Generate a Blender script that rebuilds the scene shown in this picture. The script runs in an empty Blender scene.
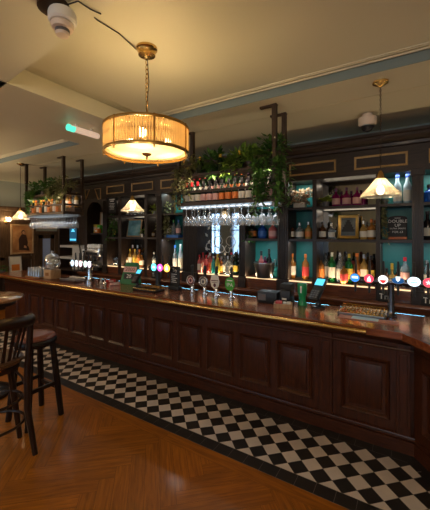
import bpy, bmesh, math, random
from mathutils import Vector, Matrix
PI = math.pi
rnd = random.Random(7)
S = bpy.context.scene
COL = S.collection
# ------------------------------------------------------------------ camera numbers
H, FP, CX, CV, CC, SS = 1.75, 315.0, 215.0, 233.0, 0.848, 0.530
def at(u, v, Y=None, Z=None, X=None):
    a = (u - CX) / FP
    x, y, z = -SS + CC * a, CC + SS * a, (CV - v) / FP
    d = Y / y if Y is not None else ((Z - H) / z if Z is not None else X / x)
    return Vector((x * d, y * d, H + z * d))
def ux(u, Y): return at(u, CV, Y=Y).x
ORD = ['first', 'second', 'third', 'fourth', 'fifth', 'sixth', 'seventh', 'eighth', 'ninth', 'tenth', 'eleventh', 'twelfth', 'thirteenth', 'fourteenth', 'fifteenth', 'sixteenth']
# ------------------------------------------------------------------ mesh builder
class MB:
    def __init__(s): s.b = bmesh.new()
    def box(s, x0, y0, z0, x1, y1, z1, bev=0.0, M=None):
        vs = [s.b.verts.new((x, y, z)) for x in (x0, x1) for y in (y0, y1) for z in (z0, z1)]
        fs = [s.b.faces.new([vs[i] for i in q]) for q in ((0,1,3,2),(4,6,7,5),(0,4,5,1),(2,3,7,6),(0,2,6,4),(1,5,7,3))]
        if M is not None:
            for v in vs: v.co = M @ v.co
        if bev > 0:
            es = list({e for f in fs for e in f.edges})
            bmesh.ops.bevel(s.b, geom=es, offset=bev, segments=2, affect='EDGES', profile=0.5)
        return s
    def bar(s, p, q, w, h=None, up=(0, 0, 1)):
        p, q = Vector(p), Vector(q); d = q - p; L = d.length; d.normalize()
        u = Vector(up)
        if abs(d.dot(u)) > .98: u = Vector((0, 1, 0))
        x = d.cross(u).normalized(); y = x.cross(d).normalized()
        M = Matrix((( x.x, d.x, y.x, p.x), (x.y, d.y, y.y, p.y), (x.z, d.z, y.z, p.z), (0, 0, 0, 1)))
        h = h or w
        return s.box(-w/2, 0, -h/2, w/2, L, h/2, 0, M)
    def ring(s, c, x, y, r, n):
        return [s.b.verts.new(c + x * (r * math.cos(2*PI*i/n)) + y * (r * math.sin(2*PI*i/n))) for i in range(n)]
    def tube(s, pts, r, n=8, closed=False, cap=True):
        pts = [Vector(p) for p in pts]; rs = r if isinstance(r, (list, tuple)) else [r] * len(pts)
        rings = []; N = len(pts); px = None
        for i, p in enumerate(pts):
            a = pts[(i-1) % N] if (closed or i > 0) else p
            b = pts[(i+1) % N] if (closed or i < N-1) else p
            d = (b - a).normalized()
            if px is None:
                ref = Vector((0, 0, 1)) if abs(d.z) < .9 else Vector((1, 0, 0))
                px = ref.cross(d).normalized()
            else:
                px = (px - d * px.dot(d)).normalized()
            rings.append(s.ring(p, px, d.cross(px), rs[i], n))
        for i in range(N if closed else N-1):
            A, B = rings[i], rings[(i+1) % N]
            for k in range(n): s.b.faces.new((A[k], A[(k+1) % n], B[(k+1) % n], B[k]))
        if cap and not closed:
            s.b.faces.new(rings[0][::-1]); s.b.faces.new(rings[-1])
        return s
    def cyl(s, p, q, r, n=16): return s.tube([p, q], r, n)
    def lathe(s, prof, c=(0, 0, 0), n=20, M=None, sy=1.0):
        c = Vector(c); rings = []
        for r, z in prof:
            if r <= 1e-5: rings.append([s.b.verts.new(c + Vector((0, 0, z)))])
            else: rings.append([s.b.verts.new(c + Vector((r*math.cos(2*PI*i/n), sy*r*math.sin(2*PI*i/n), z))) for i in range(n)])
        for A, B in zip(rings, rings[1:]):
            for k in range(n):
                q = [A[k % len(A)], A[(k+1) % len(A)], B[(k+1) % len(B)], B[k % len(B)]]
                q2 = []
                for v in q:
                    if v not in q2: q2.append(v)
                if len(q2) > 2: s.b.faces.new(q2)
        if M is not None:
            for R in rings:
                for v in R: v.co = M @ v.co
        return s
    def sphere(s, c, r, n=12, sc=(1, 1, 1)):
        m = n // 2
        pr = [(r*math.sin(PI*i/m), -r*math.cos(PI*i/m)) for i in range(m+1)]
        pr[0] = (0, -r); pr[-1] = (0, r)
        c = Vector(c)
        M = Matrix.Translation(c) @ Matrix.Diagonal((sc[0], sc[1], sc[2], 1))
        return s.lathe(pr, (0, 0, 0), n, M)
    def prism(s, poly, z0, z1, bev=0, axis='z', segs=3):
        def P(a, b, z):
            return (a, b, z) if axis == 'z' else ((a, z, b) if axis == 'y' else (z, a, b))
        A = [s.b.verts.new(P(a, b, z0)) for a, b in poly]; B = [s.b.verts.new(P(a, b, z1)) for a, b in poly]
        n = len(poly)
        fs = [s.b.faces.new(A[::-1]), s.b.faces.new(B)]
        for i in range(n): fs.append(s.b.faces.new((A[i], A[(i+1) % n], B[(i+1) % n], B[i])))
        if bev:
            es = list({e for f in fs[:2] for e in f.edges})
            bmesh.ops.bevel(s.b, geom=es, offset=bev, segments=segs, affect='EDGES', profile=0.5)
        return s
    def frame(s, x0, z0, x1, z1, w, y0, y1):            # rectangular picture-frame moulding in the XZ plane, mitred and rounded
        pr = [(0, y1), (0, y0 + (y1-y0)*.35), (w*.3, y0), (w*.62, y0 + (y1-y0)*.22), (w*.8, y0 + (y1-y0)*.6), (w, y0 + (y1-y0)*.72), (w, y1)]
        cs = []
        for sx, sz in ((0, 0), (1, 0), (1, 1), (0, 1)):
            cs.append([s.b.verts.new(((x0 + t) if sx == 0 else (x1 - t), y, (z0 + t) if sz == 0 else (z1 - t))) for t, y in pr])
        for i in range(4):
            A, B = cs[i], cs[(i+1) % 4]
            for k in range(len(pr)-1): s.b.faces.new((A[k], B[k], B[k+1], A[k+1]))
        return s
    def leaf(s, p, d, L, w, droop=0.3, up=None):
        p, d = Vector(p), Vector(d).normalized()
        u = Vector(up) if up else Vector((0, 0, 1))
        x = d.cross(u)
        if x.length < .05: x = Vector((1, 0, 0))
        x.normalize()
        g = Vector((0, 0, -1))
        a = s.b.verts.new(p)
        m = p + d*L*.45 + g*droop*L*.12
        l, r = s.b.verts.new(m + x*w*.5 + g*.1*w), s.b.verts.new(m - x*w*.5 + g*.1*w)
        mm = s.b.verts.new(m + Vector((0, 0, .12*w)))
        t = s.b.verts.new(p + d*L + g*droop*L*.5)
        s.b.faces.new((a, l, mm)); s.b.faces.new((a, mm, r)); s.b.faces.new((l, t, mm)); s.b.faces.new((mm, t, r))
        return s
    def blade(s, p, d, L, w, droop=.5, n=4):
        p, d = Vector(p), Vector(d).normalized()
        x = d.cross(Vector((0, 0, 1)))
        if x.length < .05: x = Vector((1, 0, 0))
        x.normalize(); pv = None
        for i in range(n+1):
            t = i / n
            q = p + d*L*t + Vector((0, 0, -1))*droop*L*t*t
            ww = w*(1 - t)**.7 * .5 + .0005
            c = (s.b.verts.new(q + x*ww), s.b.verts.new(q - x*ww))
            if pv: s.b.faces.new((pv[0], c[0], c[1], pv[1]))
            pv = c
        return s
    def mesh(s, name, mats, smooth=True):
        bmesh.ops.recalc_face_normals(s.b, faces=s.b.faces)
        me = bpy.data.meshes.new(name); s.b.to_mesh(me); s.b.free()
        for m in (mats if isinstance(mats, (list, tuple)) else [mats]): me.materials.append(m)
        if smooth:
            me.polygons.foreach_set('use_smooth', [True]*len(me.polygons))
            me.set_sharp_from_angle(angle=math.radians(38))
        return me
    def build(s, name, mat, parent=None, world=False, smooth=True, **kw):
        return put(name, s.mesh(name, mat, smooth), parent, world, **kw)
def put(name, me, parent=None, world=False, label=None, loc=None, rz=None, rot=None):
    o = bpy.data.objects.new(name, me); COL.objects.link(o)
    if parent is not None:
        o.parent = parent
        if world: o.location = -parent.location
    if loc is not None: o.location = loc
    if rz is not None: o.rotation_euler = (0, 0, rz)
    if rot is not None: o.rotation_euler = rot
    if label: o['label'] = label
    return o
def tag(o, label, cat, group=None):
    o['label'] = label; o['category'] = cat
    if group: o['group'] = group
    return o
def thing(name, label, cat, loc=(0, 0, 0), rz=0, group=None):
    o = bpy.data.objects.new(name, None); COL.objects.link(o)
    o.location = loc; o.rotation_euler = (0, 0, rz); o.empty_display_size = .05
    return tag(o, label, cat, group)
def struct(o): o['kind'] = 'structure'; return o
def dup(root, loc, rz=None, label=None, group=None):
    r = root.copy(); COL.objects.link(r); r.location = loc
    if rz is not None: r.rotation_euler = (0, 0, rz)
    if label: r['label'] = label
    if group: r['group'] = group
    for ch in KIDS.get(root.name, []):
        c = ch.copy(); COL.objects.link(c); c.parent = r
        KIDS.setdefault(r.name, []).append(c)
        for g in KIDS.get(ch.name, []):
            d = g.copy(); COL.objects.link(d); d.parent = c
    return r
KIDS = {}
def learn(root):
    KIDS[root.name] = [o for o in bpy.data.objects if o.parent == root]
    for c in KIDS[root.name]: KIDS[c.name] = [o for o in bpy.data.objects if o.parent == c]
def text_mesh(txt, size, mat, depth=.0008, align='CENTER', shear=0):
    cu = bpy.data.curves.new('lettering', 'FONT'); cu.body = txt; cu.size = size; cu.extrude = depth; cu.shear = shear
    cu.align_x = align; cu.align_y = 'CENTER'; cu.resolution_u = 2
    o = bpy.data.objects.new('lettering', cu); COL.objects.link(o)
    bpy.context.view_layer.update()
    me = bpy.data.meshes.new_from_object(o.evaluated_get(bpy.context.evaluated_depsgraph_get()))
    bpy.data.objects.remove(o); me.materials.clear(); me.materials.append(mat)
    return me
# ------------------------------------------------------------------ materials
def nt(name):
    m = bpy.data.materials.new(name); m.use_nodes = True
    n = m.node_tree; n.nodes.clear()
    out = n.nodes.new('ShaderNodeOutputMaterial'); return m, n, out
def L(n, a, b): n.links.new(a, b)
def pbr(name, col, rough=.5, metal=0, trans=0, coat=0, emit=None, es=0, var=0, vscale=8, bump=0, ior=1.45, spec=.5, alpha=1, sss=0):
    m, n, out = nt(name); b = n.nodes.new('ShaderNodeBsdfPrincipled'); L(n, b.outputs[0], out.inputs[0])
    I = b.inputs
    I['Base Color'].default_value = (*col, 1); I['Roughness'].default_value = rough; I['Metallic'].default_value = metal
    I['Transmission Weight'].default_value = trans; I['Coat Weight'].default_value = coat; I['Coat Roughness'].default_value = .08
    I['IOR'].default_value = ior; I['Specular IOR Level'].default_value = spec; I['Alpha'].default_value = alpha
    if emit: I['Emission Color'].default_value = (*emit, 1); I['Emission Strength'].default_value = es
    if var or bump:
        tc = n.nodes.new('ShaderNodeTexCoord'); nz = n.nodes.new('ShaderNodeTexNoise'); nz.inputs['Scale'].default_value = vscale
        nz.inputs['Detail'].default_value = 4; L(n, tc.outputs['Object'], nz.inputs['Vector'])
        if var:
            mr = n.nodes.new('ShaderNodeMapRange'); mr.inputs[3].default_value = 1-var; mr.inputs[4].default_value = 1+var
            L(n, nz.outputs[0], mr.inputs[0])
            mx = n.nodes.new('ShaderNodeMix'); mx.data_type = 'RGBA'; mx.blend_type = 'MULTIPLY'; mx.inputs[0].default_value = 1
            mx.inputs[6].default_value = (*col, 1); L(n, mr.outputs[0], mx.inputs[7]); L(n, mx.outputs[2], I['Base Color'])
        if bump:
            bp = n.nodes.new('ShaderNodeBump'); bp.inputs['Strength'].default_value = bump; bp.inputs['Distance'].default_value = .01
            L(n, nz.outputs[0], bp.inputs['Height']); L(n, bp.outputs[0], I['Normal'])
    return m
def wood(name, c0, c1, rough=.35, scale=(2, 2, 2), coat=.2, uv=False, attr=None, gs=6, bump=.05):
    m, n, out = nt(name); b = n.nodes.new('ShaderNodeBsdfPrincipled'); L(n, b.outputs[0], out.inputs[0])
    tc = n.nodes.new('ShaderNodeTexCoord'); mp = n.nodes.new('ShaderNodeMapping'); mp.inputs['Scale'].default_value = scale
    L(n, tc.outputs['UV' if uv else 'Object'], mp.inputs['Vector'])
    nz = n.nodes.new('ShaderNodeTexNoise'); nz.inputs['Scale'].default_value = gs; nz.inputs['Detail'].default_value = 6; nz.inputs['Roughness'].default_value = .62
    nz.inputs['Distortion'].default_value = .6
    L(n, mp.outputs[0], nz.inputs['Vector'])
    cr = n.nodes.new('ShaderNodeValToRGB'); e = cr.color_ramp.elements
    e[0].position = .32; e[0].color = (*c0, 1); e[1].position = .7; e[1].color = (*c1, 1)
    L(n, nz.outputs[0], cr.inputs[0]); colr = cr.outputs[0]
    if attr:
        at_ = n.nodes.new('ShaderNodeAttribute'); at_.attribute_name = attr
        mr = n.nodes.new('ShaderNodeMapRange'); mr.inputs[3].default_value = .88; mr.inputs[4].default_value = 1.12
        L(n, at_.outputs['Fac'], mr.inputs[0])
        mx = n.nodes.new('ShaderNodeMix'); mx.data_type = 'RGBA'; mx.blend_type = 'MULTIPLY'; mx.inputs[0].default_value = 1
        L(n, colr, mx.inputs[6]); L(n, mr.outputs[0], mx.inputs[7]); colr = mx.outputs[2]
    L(n, colr, b.inputs['Base Color']); b.inputs['Roughness'].default_value = rough
    b.inputs['Coat Weight'].default_value = coat; b.inputs['Coat Roughness'].default_value = .12; b.inputs['Specular IOR Level'].default_value = .3
    if bump:
        bp = n.nodes.new('ShaderNodeBump'); bp.inputs['Strength'].default_value = bump; bp.inputs['Distance'].default_value = .004
        L(n, nz.outputs[0], bp.inputs['Height']); L(n, bp.outputs[0], b.inputs['Normal'])
    return m
def thin_glass(name, tint=(1, 1, 1), refl=.12, rough=.03, diffuse=0.0, dcol=(1, 1, 1)):
    m, n, out = nt(name)
    tr = n.nodes.new('ShaderNodeBsdfTransparent'); tr.inputs[0].default_value = (*tint, 1)
    gl = n.nodes.new('ShaderNodeBsdfGlossy'); gl.inputs['Roughness'].default_value = rough; gl.inputs[0].default_value = (.9, .9, .9, 1)
    lw = n.nodes.new('ShaderNodeLayerWeight'); lw.inputs[0].default_value = .35
    mr = n.nodes.new('ShaderNodeMapRange'); mr.inputs[3].default_value = refl; mr.inputs[4].default_value = .9
    L(n, lw.outputs['Facing'], mr.inputs[0])
    mx = n.nodes.new('ShaderNodeMixShader'); L(n, mr.outputs[0], mx.inputs[0]); L(n, tr.outputs[0], mx.inputs[1]); L(n, gl.outputs[0], mx.inputs[2])
    res = mx
    if diffuse:
        df = n.nodes.new('ShaderNodeBsdfTranslucent'); df.inputs[0].default_value = (*dcol, 1)
        m2 = n.nodes.new('ShaderNodeMixShader'); m2.inputs[0].default_value = diffuse
        L(n, mx.outputs[0], m2.inputs[1]); L(n, df.outputs[0], m2.inputs[2]); res = m2
    L(n, res.outputs[0], out.inputs[0]); return m
def shade_mat(name, col, trl=.6):
    m, n, out = nt(name)
    t = n.nodes.new('ShaderNodeBsdfTranslucent'); t.inputs[0].default_value = (*col, 1)
    d = n.nodes.new('ShaderNodeBsdfDiffuse'); d.inputs[0].default_value = (*col, 1)
    mx = n.nodes.new('ShaderNodeMixShader'); mx.inputs[0].default_value = trl
    L(n, d.outputs[0], mx.inputs[1]); L(n, t.outputs[0], mx.inputs[2]); L(n, mx.outputs[0], out.inputs[0]); return m
def leafmat(name, c, c2):
    m, n, out = nt(name)
    ge = n.nodes.new('ShaderNodeNewGeometry'); cr = n.nodes.new('ShaderNodeValToRGB')
    cr.color_ramp.elements[0].color = (*c, 1); cr.color_ramp.elements[1].color = (*c2, 1)
    L(n, ge.outputs['Random Per Island'], cr.inputs[0])
    b = n.nodes.new('ShaderNodeBsdfPrincipled'); b.inputs['Roughness'].default_value = .5; L(n, cr.outputs[0], b.inputs['Base Color'])
    t = n.nodes.new('ShaderNodeBsdfTranslucent'); L(n, cr.outputs[0], t.inputs[0])
    mx = n.nodes.new('ShaderNodeMixShader'); mx.inputs[0].default_value = .3
    L(n, b.outputs[0], mx.inputs[1]); L(n, t.outputs[0], mx.inputs[2]); L(n, mx.outputs[0], out.inputs[0]); return m
def emis(name, c, s):
    m, n, out = nt(name); e = n.nodes.new('ShaderNodeEmission'); e.inputs[0].default_value = (*c, 1); e.inputs[1].default_value = s
    L(n, e.outputs[0], out.inputs[0]); return m
M = dict(
 bluedaylight=pbr('blue grey daylight tint', (.17, .215, .215), .5, var=.06, vscale=2), cream=pbr('cream paint', (.60, .57, .43), .45, var=.05, vscale=1.5, bump=.03),
 wallpaint=pbr('grey green paint', (.40, .43, .38), .5, var=.05, vscale=2),
 frieze=pbr('grey blue paint', (.42, .48, .48), .5, var=.05, vscale=2),
 barwood=wood('mahogany', (.024, .0062, .0024), (.078, .020, .0065), .38, (9, 9, 1.0), .08),
 barwood_x=wood('mahogany along', (.024, .0062, .0024), (.078, .020, .0065), .38, (1.0, 9, 9), .08),
 bartop=wood('varnished bar top', (.13, .034, .012), (.30, .085, .028), .2, (.8, 7, 7), .7, bump=.02),
 backwood=wood('dark stained wood', (.014, .0085, .006), (.036, .021, .014), .45, (8, 8, 1), .05),
 backwood_x=wood('dark stained wood along', (.014, .0085, .006), (.038, .022, .0145), .45, (1, 8, 8), .05),
 counter=wood('back counter wood', (.07, .022, .010), (.19, .06, .024), .28, (1, 8, 8), .4),
 panelwood=wood('brown wall panelling', (.05, .028, .016), (.13, .075, .042), .45, (7, 7, .8), .1),
 stool=wood('black stained beech', (.007, .004, .003), (.018, .009, .006), .4, (9, 9, 1), .05),
 chair=wood('dark brown beech', (.010, .005, .003), (.032, .013, .007), .32, (9, 9, 1), .2),
 tabletop=wood('brown table top', (.20, .09, .035), (.40, .20, .085), .25, (1.5, 9, 1), .5),
 pale=wood('pale wood', (.30, .18, .09), (.5, .32, .17), .5, (9, 9, 1.5), 0),
 floor=wood('oak parquet', (.175, .054, .0035), (.355, .117, .008), .40, (1.2, 16, 1), .12, uv=True, attr='rnd', gs=3, bump=.03),
 gap=pbr('dark floor gap', (.02, .01, .005), .7),
 tile_b=pbr('black clay tile', (.016, .014, .014), .35, var=.25, vscale=9), tile_w=pbr('cream clay tile', (.55, .475, .43), .4, var=.10, vscale=7),
 grout=pbr('grout', (.17, .15, .14), .8),
 teal=pbr('teal paint', (.012, .15, .14), .45, var=.08, vscale=3),
 mirror=pbr('old mirror', (.24, .235, .23), .06, 1, var=.06, vscale=3), clearmirror=pbr('clear mirror', (.40, .43, .47), .03, 1), etch=pbr('etched glass', (.75, .75, .72), .4),
 gilt=pbr('gilt moulding', (.42, .27, .11), .45, .25, var=.15, vscale=20), gold=pbr('gilded frame', (.62, .38, .10), .32, .8, var=.2, vscale=25),
 brass=pbr('brass', (.58, .36, .12), .24, 1, var=.08, vscale=10), chrome=pbr('chrome', (.65, .65, .66), .12, 1), steel=pbr('brushed steel', (.45, .45, .46), .3, 1, var=.06, vscale=12),
 iron=pbr('brown painted iron', (.040, .023, .014), .45, .3), black=pbr('black plastic', (.012, .012, .013), .4), rubber=pbr('black rubber', (.015, .015, .015), .7),
 seatwood=wood('worn seat wood', (.05, .020, .008), (.12, .052, .022), .3, (9, 9, 1), .3), white=pbr('white plastic', (.72, .70, .66), .45), offwhite=pbr('off white card', (.62, .58, .50), .7), tubeglow=pbr('tube cover with added glow', (.75, .62, .52), .4, emit=(1, .72, .55), es=.28), pinkwhite=pbr('warm white plastic', (.72, .60, .50), .45),
 leather=pbr('red brown leather', (.17, .045, .025), .4, var=.2, vscale=10, bump=.05, coat=.15),
 slate=pbr('chalkboard black', (.012, .012, .012), .6), chalk=pbr('chalk white', (.68, .68, .66), .8), paper=pbr('paper', (.66, .62, .55), .8),
 green=pbr('green plastic', (.012, .26, .09), .35), greenbox=pbr('green card', (.008, .13, .04), .5), red=pbr('red card', (.42, .03, .03), .5), blue=pbr('blue plastic', (.02, .12, .42), .4),
 pinkp=pbr('pink print', (.62, .35, .32), .6), maroon=pbr('maroon', (.09, .02, .03), .4), orange=pbr('orange print', (.6, .18, .03), .5), yellow=pbr('yellow print', (.6, .42, .06), .5),
 ltgreen=pbr('bright green enamel', (.06, .34, .03), .35), grey=pbr('grey enamel', (.10, .095, .10), .4), paleshelf=pbr('pale grey laminate', (.34, .32, .30), .5),
 glass=thin_glass('clear glass', (.97, .98, .98), .08), wineglass=thin_glass('wine glass', (.95, .96, .97), .09, .05, .10, (.85, .88, .92)), pane=thin_glass('window pane', (.95, .97, .97), .05), mesh_shade=shade_mat('glass rod shade', (.95, .78, .48), .75),
 diffuser=shade_mat('frosted diffuser', (.85, .68, .42), .55), pendglass=thin_glass('ribbed glass shade', (.95, .9, .82), .15, .15, .42, (.95, .85, .7)),
 leafd=leafmat('dark leaf', (.018, .075, .012), (.09, .21, .035)), leafl=leafmat('light leaf', (.08, .18, .02), (.26, .38, .06)), leafy=leafmat('yellow leaf', (.2, .28, .02), (.4, .45, .05)),
 leafg=leafmat('olive trailing leaf', (.10, .12, .035), (.34, .33, .15)), dried=leafmat('dried flower', (.30, .14, .06), (.75, .55, .36)), stem=pbr('plant stem', (.08, .07, .03), .7),
 bulb=emis('lamp bulb', (1, .74, .42), 26), led=emis('cool LED strip', (.72, .88, 1), .5), ledw=emis('warm LED strip', (1, .66, .34), 1.0), darksteel=pbr('dark steel', (.13, .13, .15), .22, 1), ledt=emis('teal LED strip', (.25, .75, 1), 5),
 screen=pbr('dark glass screen', (.005, .012, .02), .1, emit=(.02, .14, .25), es=.4), screenblue=emis('screen blue', (.10, .55, .85), 1.1), greenled=emis('green light', (.1, .75, .5), 1.0),
 foilred=pbr('red foil', (.50, .012, .02), .35, .3), foilor=pbr('orange foil', (.6, .16, .03), .4, .3), foilgold=pbr('gold foil', (.7, .45, .06), .3, .7), foilblk=pbr('black foil', (.015, .012, .015), .35), foilpur=pbr('purple foil', (.10, .03, .09), .35),
)
def bot(name, c, t=.75, rough=.12): return pbr(name, c, rough, 0, t, spec=.5, ior=1.33)
B = dict(clear=bot('clear spirit', (.72, .78, .80), .8), amber=bot('amber spirit', (.62, .25, .05), .6), brown=bot('dark brown glass', (.10, .035, .012), .4), dgreen=bot('dark green glass', (.012, .03, .014), .3),
 green=bot('green glass', (.02, .26, .06), .5), pink=bot('pink spirit', (.85, .22, .22), .45), magenta=bot('magenta spirit', (.22, .006, .085), .3), teal=bot('teal spirit', (.06, .42, .42), .5),
 blue=bot('blue glass', (.03, .12, .55), .5), yellow=bot('yellow spirit', (.72, .62, .12), .6), rose=bot('rose wine', (.75, .38, .26), .5), black=bot('black glass', (.012, .01, .012), .1), gold=bot('golden spirit', (.75, .45, .12), .6), ice=bot('frosted vodka', (.62, .70, .78), .55, .35))
CH, DAY, ROOM, EXPO = 11.0, 20.0, 34.0, 0.64
# ================================================================== the room
XL, XR, YF, YB, YA = -8.4, 3.6, -4.0, 4.36, 5.5      # left wall, right wall, street wall, wall behind the bar, alcove wall
TY0, TY1, TY2, TY3 = 2.14, 2.249, 2.812, 2.94        # tile strip: outer border, field, inner border, bar plinth
# parquet
def clip(bm, planes):
    for co, no in planes:
        bmesh.ops.bisect_plane(bm, geom=bm.verts[:] + bm.edges[:] + bm.faces[:], plane_co=co, plane_no=no, clear_outer=True)
mb = MB(); bm = mb.b
uvl = bm.loops.layers.uv.new('UVMap'); rl = bm.faces.layers.float.new('rnd')
pw, pl, g = .105, .735, .0007
def plank(pts, uvs, r):
    f = bm.faces.new([bm.verts.new(p) for p in pts]); f[rl] = r
    for lp, t in zip(f.loops, uvs): lp[uvl].uv = t
ca, sa = math.cos(math.radians(43)), math.sin(math.radians(43))
def W(x, y): return (x*ca - y*sa - 2.4, x*sa + y*ca - .6, 0)
for m in range(-14, 15):
    for k in range(-110, 111):
        bx, by = k*pw + m*pl, k*pw - m*pl
        for vert in (0, 1):
            if not vert: x0, y0, x1, y1 = bx, by, bx+pl, by+pw
            else: x0, y0, x1, y1 = bx+pl, by+pw-pl, bx+pl+pw, by+pw
            c = W((x0+x1)/2, (y0+y1)/2)
            if not (XL-.6 < c[0] < XR+.6 and YF-.6 < c[1] < YA+.6): continue
            if c[1] > 3.0 and c[0] > -6.2: continue
            r = rnd.random(); o = rnd.random()*40; o2 = rnd.random()*40
            q = [W(x0+g, y0+g), W(x1-g, y0+g), W(x1-g, y1-g), W(x0+g, y1-g)]
            if not vert: t = [(o, o2), (o+pl, o2), (o+pl, o2+pw), (o, o2+pw)]
            else: t = [(o, o2), (o, o2+pw), (o+pl, o2+pw), (o+pl, o2)]
            plank(q, t, r)
clip(bm, [((XL, 0, 0), (-1, 0, 0)), ((XR, 0, 0), (1, 0, 0)), ((0, YF, 0), (0, -1, 0)), ((0, YA, 0), (0, 1, 0))])
for f in [f for f in bm.faces if f.calc_center_median().y > TY0-.11 and f.calc_center_median().x > -6.9]: f.tag = True
geo = bm.verts[:] + bm.edges[:] + bm.faces[:]
bmesh.ops.bisect_plane(bm, geom=geo, plane_co=(0, TY0-.11, 0), plane_no=(0, 1, 0))
bmesh.ops.bisect_plane(bm, geom=bm.verts[:] + bm.edges[:] + bm.faces[:], plane_co=(-6.9, 0, 0), plane_no=(1, 0, 0))
bmesh.ops.delete(bm, geom=[f for f in bm.faces if f.calc_center_median().y > TY0-.11 and f.calc_center_median().x > -6.9], context='FACES')
x = -6.9
while x < XR:                                                     # border boards beside the tile strip
    x2 = min(x + 1.7, XR); o = rnd.random()*40
    plank([(x+g, TY0-.11+g, 0), (x2-g, TY0-.11+g, 0), (x2-g, TY0-g, 0), (x+g, TY0-g, 0)], [(o, o), (o+1.7, o), (o+1.7, o+.11), (o, o+.11)], rnd.random())
    x = x2
fl = mb.build('floor', M['floor'], smooth=False); struct(fl)
mb = MB(); mb.box(XL-.1, YF-.1, -.12, XR+.1, YA+.1, -.0015); struct(mb.build('floor_base', M['gap'], smooth=False))
# tile strip
mb = MB(); bm = mb.b; p = .162; gg = .0022
def tilequad(cx, cy, hx, hy, mi, rot=False):
    pts = [(cx-hx, cy), (cx, cy-hy), (cx+hx, cy), (cx, cy+hy)] if rot else [(cx-hx, cy-hy), (cx+hx, cy-hy), (cx+hx, cy+hy), (cx-hx, cy+hy)]
    f = bm.faces.new([bm.verts.new((a, b, .001)) for a, b in pts]); f.material_index = mi
for j in range(-1, 6):
    for i in range(-43, 14):
        tilequad(-.316 + i*p, TY2 - p/2 - j*p, p/2-gg, p/2-gg, 1, True)
        tilequad(-.316 + (i+.5)*p, TY2 - j*p, p/2-gg, p/2-gg, 0, True)
clip(bm, [((0, TY1+.002, 0), (0, -1, 0)), ((0, TY2-.002, 0), (0, 1, 0)), ((-6.9, 0, 0), (-1, 0, 0)), ((1.7, 0, 0), (1, 0, 0))])
x = -6.9
while x < 1.7:
    tilequad(x+.066, (TY0+TY1)/2, .0645, (TY1-TY0)/2-.0015, 0); tilequad(x+.03+.066, (TY2+TY3)/2, .0645, (TY3-TY2)/2-.0015, 0); x += .132
struct(mb.build('floor_tiles', [M['tile_b'], M['tile_w']], smooth=False))
mb = MB(); mb.box(-6.9, TY0, -.04, 1.75, TY3+.4, 0); struct(mb.build('floor_grout', M['grout'], smooth=False))
AX, AY = Vector((.62, -.785, 0)).normalized(), Vector((.785, .62, 0)).normalized()
AM = Matrix(((AX.x, AY.x, 0, .03), (AX.y, AY.y, 0, TY3), (0, 0, 1, 0), (0, 0, 0, 1)))   # frame of the angled end of the bar
mb = MB(); bm = mb.b
for k in range(10):
    f = bm.faces.new([bm.verts.new(AM @ Vector(q)) for q in ((k*.132-.1, -.128, .003), (k*.132+.029, -.128, .003), (k*.132+.029, -.002, .003), (k*.132-.1, -.002, .003))])
clip(bm, [((0, TY3-.002, 0), (0, 1, 0))])
struct(mb.build('trim_1', M['tile_b'], smooth=False))
# walls
def wall(name, m, *boxes):
    b = MB()
    for q in boxes: b.box(*q)
    return struct(b.build(name, m, smooth=False))
wall('wall_back', M['bluedaylight'], (-6.6, YB, 0, XR, YB+.1, 3.08), (-6.6, YB+.1, 0, -6.5, YA, 3.08), (XL, YA, 0, -6.5, YA+.1, 3.08))  # same cool daylight tint put into the wall colour
wall('wall_left', M['wallpaint'], (XL-.1, YF, 0, XL, YA, 3.08))
wall('wall_right', M['wallpaint'], (XR, YF, 0, XR+.1, YB, 3.08))
wx = [(-8.1, -7.4), (-6.9, -5.6), (-4.4, -3.0), (-.75, .65), (1.6, 2.9)]
bs = [(XL, YF-.15, 0, XR, YF, .75), (XL, YF-.15, 2.7, XR, YF, 3.08)]
ed = [XL] + [t for w in wx for t in w] + [XR]
for a, b in zip(ed[0::2], ed[1::2]): bs.append((a, YF-.15, .75, b, YF, 2.7))
wall('wall_front', M['wallpaint'], *bs)
for i, (a, b) in enumerate(wx):
    q = MB(); q.frame(a, .75, b, 2.7, .07, YF-.10, YF-.02); q.box((a+b)/2-.025, YF-.10, .8, (a+b)/2+.025, YF-.05, 2.65); q.box(a+.05, YF-.10, 1.85, b-.05, YF-.05, 1.9)
    w = struct(q.build('window_%d' % (i+1), M['backwood']))
    q = MB(); q.box(a+.05, YF-.08, .8, b-.05, YF-.075, 2.65); q.build('pane', M['pane'], w)
# ceiling and its beams
wall('ceiling', M['cream'], (XL-.1, YF-.1, 3.08, XR+.1, YA+.1, 3.2))
wall('trim_2', M['cream'], (XL, 2.75, 3.0, XR, 3.19, 3.08))
wall('trim_3', M['cream'], (-3.7, .9, 2.92, -2.68, 2.75, 3.08))
def cy(x): return 1.22 - .10*(x + 2.65)
b = MB(); b.prism([(XL, cy(XL)), (XL, .35), (XR, .0), (XR, cy(XR))], 2.92, 3.08); struct(b.build('trim_4', M['cream'], smooth=False))
wall('trim_10', M['bluedaylight'], (XL, 2.744, 3.0, -3.7, 2.75, 3.08), (-2.68, 2.744, 3.0, XR, 2.75, 3.08))  # cool daylight on the beam front, put into this strip's colour
wall('trim_5', M['cream'], (XL, 3.19, 3.012, XR, YA, 3.08))
b = MB()
for off, r in ((.03, .010), (.075, .006), (.10, .007)):
    x0, x1, y1 = -2.68+off, 3.4, 2.75-off
    b.tube([(x1, cy(x1)+off, 3.08), (x0, cy(x0)+off, 3.08), (x0, y1, 3.08), (x1, y1, 3.08)], r, 6)
    b.tube([(-3.7-off, cy(-3.7)+off, 3.08), (-3.7-off, y1, 3.08), (XL, y1, 3.08)], r, 6)
struct(b.build('trim_6', M['cream']))
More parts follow.
